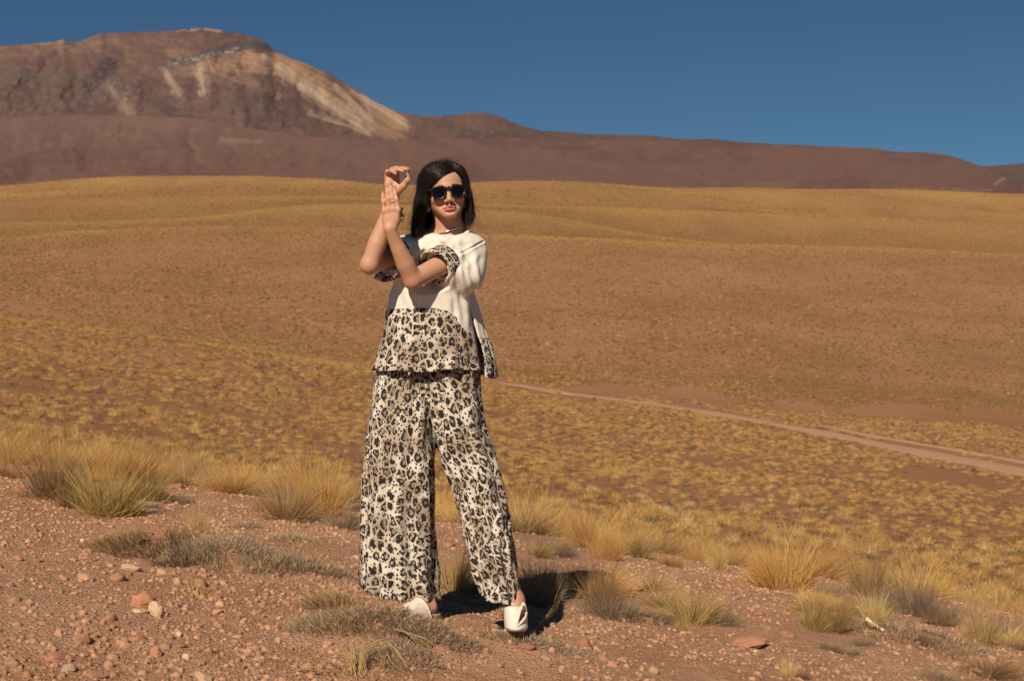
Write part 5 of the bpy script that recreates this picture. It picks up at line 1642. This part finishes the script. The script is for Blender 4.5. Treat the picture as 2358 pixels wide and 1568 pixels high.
for s in (-1, 1):
    ol = lens_outline(s); c = ol.mean(0); c[1] += .001
    rings = [c + (ol - c) * t + np.array([0, .0010 * (1 - t * t), 0]) for t in (.02, .35, .7, 1.0)]
    o = part('lens', HV(np.concatenate(rings)), grid_faces(4, len(ol), True), LENS, sung)
def ball(c, r, n=10):
    t = np.linspace(0.01, math.pi - .01, n); a = np.linspace(0, 2 * math.pi, n + 4, endpoint=False)
    V = np.stack([np.sin(t)[:, None] * np.cos(a), np.sin(t)[:, None] * np.sin(a), np.cos(t)[:, None] + 0 * a], -1) * r
    return V.reshape(-1, 3) + np.array(c), grid_faces(n, n + 4, True)
rv = [ball((s * .0345 + dx, .0925 - .012 * (dx * s > 0), dz), .0011) for s, dx, dz in ((-1, -.016, .0185), (1, -.014, .0195), (-1, .012, -.0205), (1, .016, -.0185))]
V, Fc = join2(rv); part('rivets', HV(V), Fc, SILVER, sung)
for s in (-1, 1):
    V, Fc = ball((s * .0745, .006, -.046), .0038); part('earring', HV(V), Fc, PEARL)
a = np.linspace(0, 2 * math.pi, 48, endpoint=False)
nc = Q(1032, 529, 5.212); ring = np.stack([.054 * np.cos(a), .058 * np.sin(a), .020 * np.cos(a) - .012 * -np.sin(a) * -1 * .0 + .010 * np.sin(a)], -1) + nc
V, Fc = tube(ring, .0026, 8, closed=True); part('necklace', V, Fc, SILVER)
fr_ = bent(907, 478.5, hy - .001, 898.8, 424.5, hy + .012, -.006); c0 = lerp(fr_[0], fr_[1], .55); ax = fr_[1] - fr_[0]; ax /= np.linalg.norm(ax)
u1 = np.cross(ax, (0, 1, 0)); u1 /= np.linalg.norm(u1); u2 = np.cross(ax, u1)
V, Fc = tube(c0 + (np.cos(a)[:, None] * u1 + np.sin(a)[:, None] * u2) * .0095, .0011, 6, closed=True, up=ax); part('finger_ring', V, Fc, SILVER)

# ------------------------------------------------------------------ cream top
EDGE = np.array([  # row, left, right, half depth
 (538, 985, 1070, .070), (548, 955, 1100, .105), (560, 938, 1108, .122), (600, 918, 1100, .134), (640, 908, 1090, .136), (680, 899, 1082, .134),
 (720, 889, 1086, .130), (760, 884, 1091, .134), (800, 877, 1099, .139), (855, 859, 1108, .146)], float)
cY = 5.225
def edge_at(row):
    l = np.interp(row, EDGE[:, 0], EDGE[:, 1]); r = np.interp(row, EDGE[:, 0], EDGE[:, 2]); d = np.interp(row, EDGE[:, 0], EDGE[:, 3])
    k = cY / F / 2.303
    return ((l + r) / 2 - 1179) * k, (r - l) / 2 * k, d
def row_of(z): return 784 - (z - CAM_Z) * F * 2.303 / cY
def z_of(row): return CAM_Z - (row - 784) * cY / F / 2.303
T = Field(np.arange(-.56, .0, .0032), np.arange(4.95, 5.42, .0034), np.arange(1.04, 1.50, .0032))
def torso(X, Y, Z):
    cx, rx, ry = edge_at(row_of(Z)); 
    q = np.sqrt(((X - cx) / rx) ** 2 + ((Y - cY) / ry) ** 2 + 1e-9)
    sq = (np.abs((X - cx) / rx) ** 2.5 + np.abs((Y - cY) / ry) ** 2.5 + 1e-9) ** .4
    d = (sq - 1) * np.minimum(rx, ry)
    top = z_of(541.0) + .010 * np.cos((X + .25) * 9) - .30 * np.abs(X - cx) ** 1.5 - Z
    return np.maximum(d, -top)
T._apply(torso, (-.56, 4.95, 1.04), (0, 5.42, 1.50), .03)
C1 = lerp(S1, E1, .56); d1_ = (E1 - S1) / np.linalg.norm(E1 - S1)
C2 = lerp(S2, E2, .52); d2_ = (E2 - S2) / np.linalg.norm(E2 - S2)
T.cone(Q(1078, 566, 5.21), Q(1080, 618, 5.20), .052, .060, .04)
T.cone(Q(1084, 580, 5.20), Q(1070, 632, 5.15), .050, .066, .03)
T.cone(Q(1070, 630, 5.15), C1, .062, .056, .03)
T.cone(Q(1060, 600, 5.17), C1, .055, .050, .03)
T.cone(Q(956, 566, 5.21), C2, .050, .058, .04)
T.cone(S2 + np.array([0, 0, -.03]), C2 + np.array([.01, .01, -.02]), .05, .05, .03)
# openings: neck, sleeves (tapered hollows cut square at the cuff)
T.ell(NB + np.array([-.004, -.005, .028]), (.066, .085, .046), .006, sub=True)
def cut_end(C, d, r):
    def fn(X, Y, Z):
        t = (X - C[0]) * d[0] + (Y - C[1]) * d[1] + (Z - C[2]) * d[2]
        q = np.sqrt((X - C[0] - t * d[0]) ** 2 + (Y - C[1] - t * d[1]) ** 2 + (Z - C[2] - t * d[2]) ** 2)
        return np.maximum(np.maximum(-t, q - r), t - .16)
    T._apply(fn, C - .2, C + .2, .004, True)
cut_end(C1, d1_, .085); cut_end(C2, d2_, .085)
T.cone(lerp(S1, E1, .35), E1, .045, .052, .006, sub=True); T.cone(lerp(S2, E2, .3), E2, .045, .052, .006, sub=True)
ROWB = lambda c: np.interp(c, [-1, -.8, .15, .45, .7, .9, 1.0], [722, 718, 716, 724, 745, 774, 800])
def below(X, Y, Z):
    cx, rx, ry = edge_at(row_of(Z)); c = np.clip((X - cx) / rx, -1, 1)
    zb = z_of(np.where(Y < cY + .05, ROWB(c), 790))
    return Z - zb
T._apply(below, (-.56, 4.95, 1.03), (0, 5.42, 1.24), .003, True)
V, Fc = T.mesh(); V = laplace(V, Fc, 3, .5); N = normals(V, Fc)
# soft drapes: pulled from the neck and shoulder towards hem and cuffs
rx_, rz_ = V[:, 0], V[:, 2]
fold = .0032 * np.sin(rx_ * 95 + 3.5 * fbm(rz_ * 4, rx_ * 5, 7, 2) + (rz_ - 1.3) * 14) * smooth01(1.42, 1.25, rz_) * smooth01(1.15, 1.22, rz_)
ds = np.linalg.norm(V - lerp(S1, C1, .6), axis=1)
fold += .0022 * np.sin((rx_ * 60 - rz_ * 45) * 1.7 + 5 * fbm(rx_ * 8, rz_ * 8, 9, 2)) * smooth01(.16, .05, ds)
fold += .004 * fbm(rx_ * 14, rz_ * 6, 12, 3) + .0015 * fbm(rx_ * 40, rz_ * 16, 13, 2)
tw = np.exp(-((rx_ + .245 + (rz_ - 1.40) * .9) / .016) ** 2) * smooth01(1.30, 1.36, rz_) * smooth01(1.45, 1.42, rz_)
fold += -.012 * tw * (V[:, 1] < 5.2) + .009 * np.exp(-((rx_ + .215 + (rz_ - 1.40) * .9) / .018) ** 2) * smooth01(1.30, 1.36, rz_) * smooth01(1.46, 1.42, rz_) * (V[:, 1] < 5.2)
sl_ = smooth01(-.235, -.20, rx_) * smooth01(1.40, 1.30, rz_) * smooth01(1.10, 1.16, rz_)
fold += .0028 * sl_ * np.sin(rx_ * 210 + (rz_ - 1.2) * 26 + 3 * fbm(rx_ * 6, rz_ * 5, 31, 2))
fr2 = V[:, 1] < 5.24
fold += .0030 * fr2 * smooth01(1.24, 1.30, rz_) * smooth01(1.44, 1.38, rz_) * np.sin(rx_ * 130 + rz_ * 18 + 4 * fbm(rx_ * 7, rz_ * 3, 37, 2))
ax_, az_ = A(P(1112, 556, 5.17))[[0, 2]], A(P(1036, 602, 5.10))[[0, 2]]
dl_ = az_ - ax_; tt_ = np.clip(((rx_ - ax_[0]) * dl_[0] + (rz_ - ax_[1]) * dl_[1]) / (dl_ @ dl_), 0, 1)
ds_ = np.hypot(rx_ - ax_[0] - tt_ * dl_[0], rz_ - ax_[1] - tt_ * dl_[1])
fold += fr2 * (-.0045 * np.exp(-(ds_ / .0035) ** 2) + .002 * np.exp(-((ds_ - .007) / .004) ** 2))
top_o = part('top', V + N * fold[:, None], Fc, CREAM, label='loose cream top with leopard print hem and cuffs')

def shell(name, V, nr, nc, wrap, mat, uv, parent=None, th=.0022, uvseam=None):
    """V as nr x nc grid; wraps by repeating the first column so that the print has a seam"""
    o = part(name, V.reshape(-1, 3), grid_faces(nr, nc), mat, parent, uv=uv.reshape(-1, 2))
    md = o.modifiers.new('thickness', 'SOLIDIFY'); md.thickness = th; md.offset = -1
    return o

# leopard lower panel of the top
nr, nc = 44, 150
th_ = np.linspace(-1.5 * math.pi, .5 * math.pi, nc)            # seam at the back
cc = np.cos(th_); 
rowtop = np.where(np.sin(th_) < .35, ROWB(np.clip(cc, -1, 1)), 790.)
k_ = np.hanning(9); k_ /= k_.sum(); rowtop = np.convolve(np.pad(rowtop, 4, mode='edge'), k_, 'valid')
hemr = 852 + 2.2 * np.sin(th_ * 3 + 1) + 2.2 * np.sin(th_ * 7) + 3 * np.cos(th_) * 0
t = np.linspace(0, 1, nr)[:, None]
row = rowtop[None] - 5 + (hemr - rowtop + 5)[None] * t
cx, rx, ry = edge_at(row)
sgn = lambda v, p: np.sign(v) * np.abs(v) ** p
ex = .84
ffr = (.0012 - .005 * t + .010 * t * (.5 + .5 * np.sin(th_ * 9 + 1.2 * np.sin(th_ * 2))) * .8 + .005 * t ** 2 * np.sin(th_ * 6 + 2) + .003 * fbm(np.broadcast_to(th_ * 3, row.shape), row / 30., 17, 2) + .004 * t * np.sin(th_ * 17 + 2 * np.sin(row / 40)))
X = cx + (rx + ffr) * sgn(cc, ex)[None]; Yy = cY + (ry + ffr) * sgn(np.sin(th_), ex)[None]
Vg = np.stack([X, Yy, z_of(row)], -1)
ua_ = np.concatenate([[0], np.cumsum(np.linalg.norm(np.diff(Vg, axis=1), axis=2)[22])]); uvg = np.stack([np.broadcast_to(ua_[None] + .37, row.shape), (900 - row) * .001588 + .21], -1)
shell('leopard_hem_panel', Vg, nr, nc, True, LEO, uvg, top_o)
# a light cord along the join
sel = (np.sin(th_) < .6)
V, Fc = tube(Vg[0][sel] + np.array([0, 0, .0015]), .0016, 6); part('seam', V, Fc, CREAM, top_o)

# back panel that hangs out at the right, cream above and leopard below
BR = np.array([(672, 1090), (700, 1100), (740, 1110), (775, 1121), (800, 1131), (830, 1138), (868, 1142)], float)
nrb, ncb = 40, 60
tb = np.linspace(-.62, math.pi * .95, ncb)
rowb_end = np.interp(tb, [-.62, -.2, .3, 1.2, 3], [868, 872, 866, 862, 858])
t = np.linspace(0, 1, nrb)[:, None]
row = 668 + (rowb_end[None] - 668) * t
kb = 5.28 / F / 2.303
rxx = (np.interp(row, BR[:, 0], BR[:, 1]) - 1000) * kb
fo = .007 * t * np.sin(tb * 8)[None] + .004 * t * np.sin(tb * 19 + row / 30)
X = (1000 - 1179) * kb + (rxx + fo) * np.cos(tb)[None]; Yy = 5.275 + (.085 + .055 * t + fo) * np.sin(tb)[None] + .0 * t
Vb = np.stack([X, Yy, CAM_Z - (row - 784) * kb], -1)
split = int(nrb * .56)
ub_ = np.concatenate([[0], np.cumsum(np.linalg.norm(np.diff(Vb, axis=1), axis=2)[30])]); uvb = np.stack([np.broadcast_to(ub_[None] + 3, row.shape), (900 - row) * .001588], -1)
shell('back_panel', Vb[:split + 1], split + 1, ncb, False, CREAM, uvb[:split + 1], top_o)
shell('leopard_back_hem', Vb[split:] + np.array([.0015, 0, 0]), nrb - split, ncb, False, LEO, uvb[split:], top_o)

# leopard cuffs
def cuff(C, d, r0, r1, w, back, name, seed, squash=1.0):
    d = d / np.linalg.norm(d); s = np.cross(d, (0, 0, 1.)); s /= np.linalg.norm(s); v = np.cross(s, d)
    n1, n2 = 14, 60; a = np.linspace(0, 2 * math.pi, n2); t = np.linspace(0, 1, n1)
    prof_l = np.interp(t, [0, .45, .55, 1], [-back, w, w * .98, -back * .3]); prof_r = np.interp(t, [0, .45, .55, 1], [r1 + .004, r1 + .003, r0, r0 - .002])
    wob = 1 + .04 * np.sin(a * 2 + seed) + .008 * np.sin(a * 5 + seed * 2)
    tilt = .012 * np.sin(a + seed)
    Vv = C + d * (prof_l[:, None, None] + tilt[None, :, None]) + (s * np.cos(a)[None, :, None] + v * (np.sin(a) * squash)[None, :, None]) * (prof_r[:, None, None] * wob[None, :, None])
    uvv = np.stack([np.broadcast_to(a[None] * .058 + seed, (n1, n2)), np.broadcast_to((prof_l + t * .05)[:, None], (n1, n2))], -1)
    return shell(name, Vv, n1, n2, True, LEO, uvv, top_o, .0015)
cuff(C1 + np.array([.002, 0, .004]), d1_, .058, .062, .020, .032, 'leopard_cuff', 1.3, 1.05)
cuff(C2 + np.array([.0, 0, -.008]), d2_, .058, .064, .032, .030, 'leopard_cuff', 2.6, 1.1)

# ------------------------------------------------------------------ trousers
def leg_shell(name, rows, seed, hemL, hemR, uoff, mir=1):
    """rows: row, left, right, depth centre, half depth"""
    R_ = np.array(rows, float); nr, nc = 120, 132
    th = np.linspace(-1.5 * math.pi, .5 * math.pi, nc); c, s = np.cos(th), np.sin(th)
    t = np.linspace(0, 1, nr)[:, None]; r0, r1 = R_[0, 0], R_[-1, 0]
    base = r0 + (r1 - r0) * t + 0 * th[None]
    hem = (hemL + (hemR - hemL) * (c[None] * .5 + .5)) + 5 * np.clip(-s, 0, 1)[None] ** 2 - 7 * np.clip(s, 0, 1)[None]
    row = r0 + (hem - r0) * t
    L = np.interp(base, R_[:, 0], R_[:, 1]); Rr = np.interp(base, R_[:, 0], R_[:, 2]); yc = np.interp(base, R_[:, 0], R_[:, 3]); dp = np.interp(base, R_[:, 0], R_[:, 4])
    kk = np.ones(9) / 9
    sm = lambda M: np.stack([np.convolve(np.pad(M[:, i], 4, mode='edge'), kk, 'valid') for i in range(M.shape[1])], -1)
    L, Rr, yc, dp = sm(L), sm(Rr), sm(yc), sm(dp)
    k = yc / F / 2.303
    hw = (Rr - L) / 2 * k; cx = ((L + Rr) / 2 - 1179) * k
    ph = 1.5 * fbm(t * 2.2 + seed, t * 0 + seed, seed, 2)
    A_ = (.3 + .7 * t)
    thb = np.broadcast_to(th[None], base.shape)
    fo = A_ * (.0085 * np.sin(th * 8 + ph * 2 + seed) + .0065 * np.sin(th * 13 - ph * 3 + 2 * seed) + .006 * np.sin(th * 5 + ph))
    fo = fo + .006 * fbm(thb * 2.5, base / 60., seed + 3, 3) + .010 * t * fbm(thb * 1.3 + 5, base / 160., seed + 4, 2)
    # slanting drag lines
    fo = fo + .0045 * np.sin(th * 4 + base / 22. + 3 * fbm(thb, base / 90., seed + 6, 2)) * np.exp(-((t - .35) / .25) ** 2)
    fo = fo + .006 * np.sin(th * 3 * mir - base / 14.) * smooth01(.82, .95, t)
    e = .88
    X = cx + (hw - .008 + fo * .8) * sgn(c, e)[None]
    Yy = yc + (dp + fo) * sgn(s, e)[None]
    Z = CAM_Z - (row - 784) * k
    Vg = np.stack([X, Yy, Z], -1)
    dl = np.linalg.norm(np.diff(Vg, axis=0), axis=2).mean(1); vv = np.concatenate([[0], np.cumsum(dl)])
    per = np.linalg.norm(np.diff(Vg, axis=1), axis=2)[nr // 3:].mean(0); uu_ = np.concatenate([[0], np.cumsum(per)])
    uvg = np.stack([np.broadcast_to(uu_[None] + uoff, base.shape), np.broadcast_to(-vv[:, None] + uoff * .7, base.shape)], -1)
    return Vg, uvg, nr, nc
trous = bpy.data.objects.new('trousers', None); COL.objects.link(trous); trous.parent = person
trous['label'] = 'wide leopard print trousers'
Vl, uvl, a_, b_ = leg_shell('l', [(836, 870, 1012, 5.245, .120), (880, 860, 1012, 5.245, .125), (930, 853, 1006, 5.24, .125), (1000, 844, 1004, 5.23, .120), (1040, 839, 1004, 5.225, .118), (1100, 835, 1004, 5.22, .118), (1200, 833, 1004, 5.215, .120), (1300, 831, 1010, 5.21, .124), (1370, 829, 1016, 5.21, .128)], 3, 1350, 1381, .0)
Vr, uvr, a_, b_ = leg_shell('r', [(836, 958, 1106, 5.240, .118), (880, 968, 1110, 5.24, .122), (930, 978, 1114, 5.235, .122), (1000, 992, 1124, 5.225, .116), (1035, 1002, 1140, 5.22, .114), (1100, 1029, 1158, 5.205, .110), (1180, 1054, 1176, 5.19, .108), (1280, 1079, 1190, 5.175, .106), (1378, 1103, 1207, 5.17, .104)], 8, 1366, 1381, 1.7, -1)
o = shell('trouser_leg', Vl, a_, b_, True, LEO, uvl, trous)
o = shell('trouser_leg', Vr, a_, b_, True, LEO, uvr, trous)
nry, ncy = 20, 90; thy = np.linspace(-1.5 * math.pi, .5 * math.pi, ncy); ty = np.linspace(0, 1, nry)[:, None]
rowy = 834 + 90 * ty + 0 * thy[None]; ky = 5.245 / F / 2.303
Vy = np.stack([(986 - 1179) * ky + (.188 + .004 * np.sin(thy * 14)[None] - .01 * ty) * sgn(np.cos(thy), .88)[None], 5.245 + (.102 + .004 * np.sin(thy * 14)[None]) * sgn(np.sin(thy), .88)[None] + 0 * ty, CAM_Z - (rowy - 784) * ky], -1)
uy_ = np.concatenate([[0], np.cumsum(np.linalg.norm(np.diff(Vy, axis=1), axis=2)[10])]); uvy = np.stack([np.broadcast_to(uy_[None] + 5, rowy.shape), -rowy * .0016], -1)
o = shell('waist_yoke', Vy, nry, ncy, True, LEO, uvy, trous)
V, Fc = tube([Q(943.5, 846, 5.095), Q(943, 852, 5.090), Q(942.5, 858, 5.088), Q(942, 866, 5.089)], [.003, .0055, .006, .003], 10); part('cord_bead', V, Fc, BEAD, trous)

# ------------------------------------------------------------------ shoes
def shoe_root(label):
    r = bpy.data.objects.new('shoe', None); COL.objects.link(r); r.parent = person; r['label'] = label; return r
# right of the picture: seen from the front, high white vamp with a slanted opening
rs = shoe_root('white leather mule pointing at the camera')
n1, n2 = 46, 60
s = np.linspace(0, 1, n1)[:, None]; th = np.linspace(-1.9, 1.9, n2)[None]
row = 1396 + 58 * s + 0 * th; 
xl = np.interp(s, [0, .5, .85, 1], [1159, 1160, 1162, 1170]); xr = np.interp(s, [0, .35, .85, 1], [1206, 1214.5, 1216, 1210])
Yb = np.interp(s, [0, .3, .7, 1], [5.115, 5.10, 5.07, 5.03]); dp = np.interp(s, [0, .3, .7, .9, 1], [.058, .078, .100, .105, .085])
k = 5.03 / F / 2.303
X = ((xl + xr) / 2 - 1179) * k + (xr - xl) / 2 * k * np.sin(th) * np.where(np.abs(th) > 1.57, 1, 1)
Yv = Yb - dp * np.cos(th)
Z = CAM_Z - (row - 784) * (Yv) / F / 2.303 
Z = np.maximum(Z, RF[2] - .004)
Vs_ = np.stack([X + 0 * Yv, Yv, Z], -1).reshape(-1, 3)
fc = grid_faces(n1, n2)
cen = Vs_[fc].mean(1); pxx = 1179 + cen[:, 0] / cen[:, 1] * F * 2.303; pyy = 784 - (cen[:, 2] - CAM_Z) / cen[:, 1] * F * 2.303
def in_tri(px, py, a, b, c):
    def e(p, q): return (px - p[0]) * (q[1] - p[1]) - (py - p[1]) * (q[0] - p[0])
    d1, d2, d3 = e(a, b), e(b, c), e(c, a)
    return ((d1 > 0) & (d2 > 0) & (d3 > 0)) | ((d1 < 0) & (d2 < 0) & (d3 < 0))
front = cen[:, 1] < RA[1] + .03
hole = (in_tri(pxx, pyy, (1205, 1382), (1189, 1442), (1213.5, 1414)) | in_tri(pxx, pyy, (1200, 1390), (1222, 1380), (1213.5, 1414)) | ((pyy < 1404) & (pxx > 1202))) & front
o = part('upper', Vs_, fc[~hole], LEATHER, rs); md = o.modifiers.new('thickness', 'SOLIDIFY'); md.thickness = .003; md.offset = 1
def onshoe(px, py, up_=.004):
    d = (pxx - px) ** 2 + (pyy - py) ** 2 + (~front) * 1e6; p = cen[np.argmin(d)].copy(); p = A(P(px, py, p[1] - up_)); return p
pp = [onshoe(*q) for q in ((1187, 1446), (1191, 1434), (1196, 1415), (1200, 1402))] + [A(P(1204.5, 1388, RA[1] - .075))]
V, Fc = tube(spline(pp, 24), .0042, 8); part('piping', V, Fc, LEATHER, rs)
pp = [A(P(1204.5, 1388, RA[1] - .075)), A(P(1209.5, 1396, RA[1] - .07)), onshoe(1212, 1408), onshoe(1210, 1422), onshoe(1200, 1435), onshoe(1187, 1446)]
V, Fc = tube(spline(pp, 28), .0046, 8); part('piping', V, Fc, LEATHER, rs)
def sole(c0, d, side, L, w, thick, z0, z1, parent):
    a = np.linspace(0, 2 * math.pi, 40, endpoint=False)
    lx = (np.cos(a) * .5 + .5) * L - .02; wy = np.sin(a) * w * (.82 + .25 * np.cos(a) * np.abs(np.cos(a)))
    top = c0 + d * lx[:, None] + side * wy[:, None]; top[:, 2] = z0 + (z1 - z0) * lx / L + .0
    bot = top - np.array([0, 0, thick]); mid = bot.mean(0)
    cen_t = top.mean(0)
    V = np.concatenate([cen_t + (top - cen_t) * .02, cen_t + (top - cen_t) * .97, top - np.array([0, 0, .002]), bot, mid + (bot - mid) * .02])
    return part('sole', V, grid_faces(5, 40, True), SOLE, parent)
sole(RH + np.array([0, .02, 0]), np.array([.04, -1, 0.]), np.array([1., .04, 0]), .27, .040, .020, RF[2] + .035, RF[2] + .016, rs)
# left of the picture: side on, open toe and heel, one wide band
ls = shoe_root('white leather mule seen from the side')
dh = ldir.copy(); dh[2] = 0; dh /= np.linalg.norm(dh)
sole(LH - dh * .01, dh, lsid, .25, .040, .022, LF[2] + .026, LF[2] + .050, ls)
n1, n2 = 26, 40
s = np.linspace(0, 1, n1)[:, None]; th = np.linspace(-1.75, 1.75, n2)[None]
along = .085 + .105 * s + .018 * np.cos(th); w = .043 + .0 * s; hgt = np.interp(s, [0, .5, 1], [.062, .050, .034])
base = LH - dh * .01
zs_ = LF[2] + .026 + .024 * along / .25
Vv = base[None, None, :] * np.array([1, 1, 0]) + dh[None, None, :] * along[..., None] + lsid[None, None, :] * (w * np.sin(th))[..., None] + np.array([0, 0, 1.]) * (zs_ + hgt * np.cos(th) - .004)[..., None]
o = part('upper', Vv.reshape(-1, 3), grid_faces(n1, n2), LEATHER, ls); md = o.modifiers.new('thickness', 'SOLIDIFY'); md.thickness = .003; md.offset = 1
V, Fc = tube(Vv[-1], .0030, 8); part('piping', V, Fc, LEATHER, ls)
V, Fc = tube(Vv[0], .0030, 8); part('piping', V, Fc, LEATHER, ls)
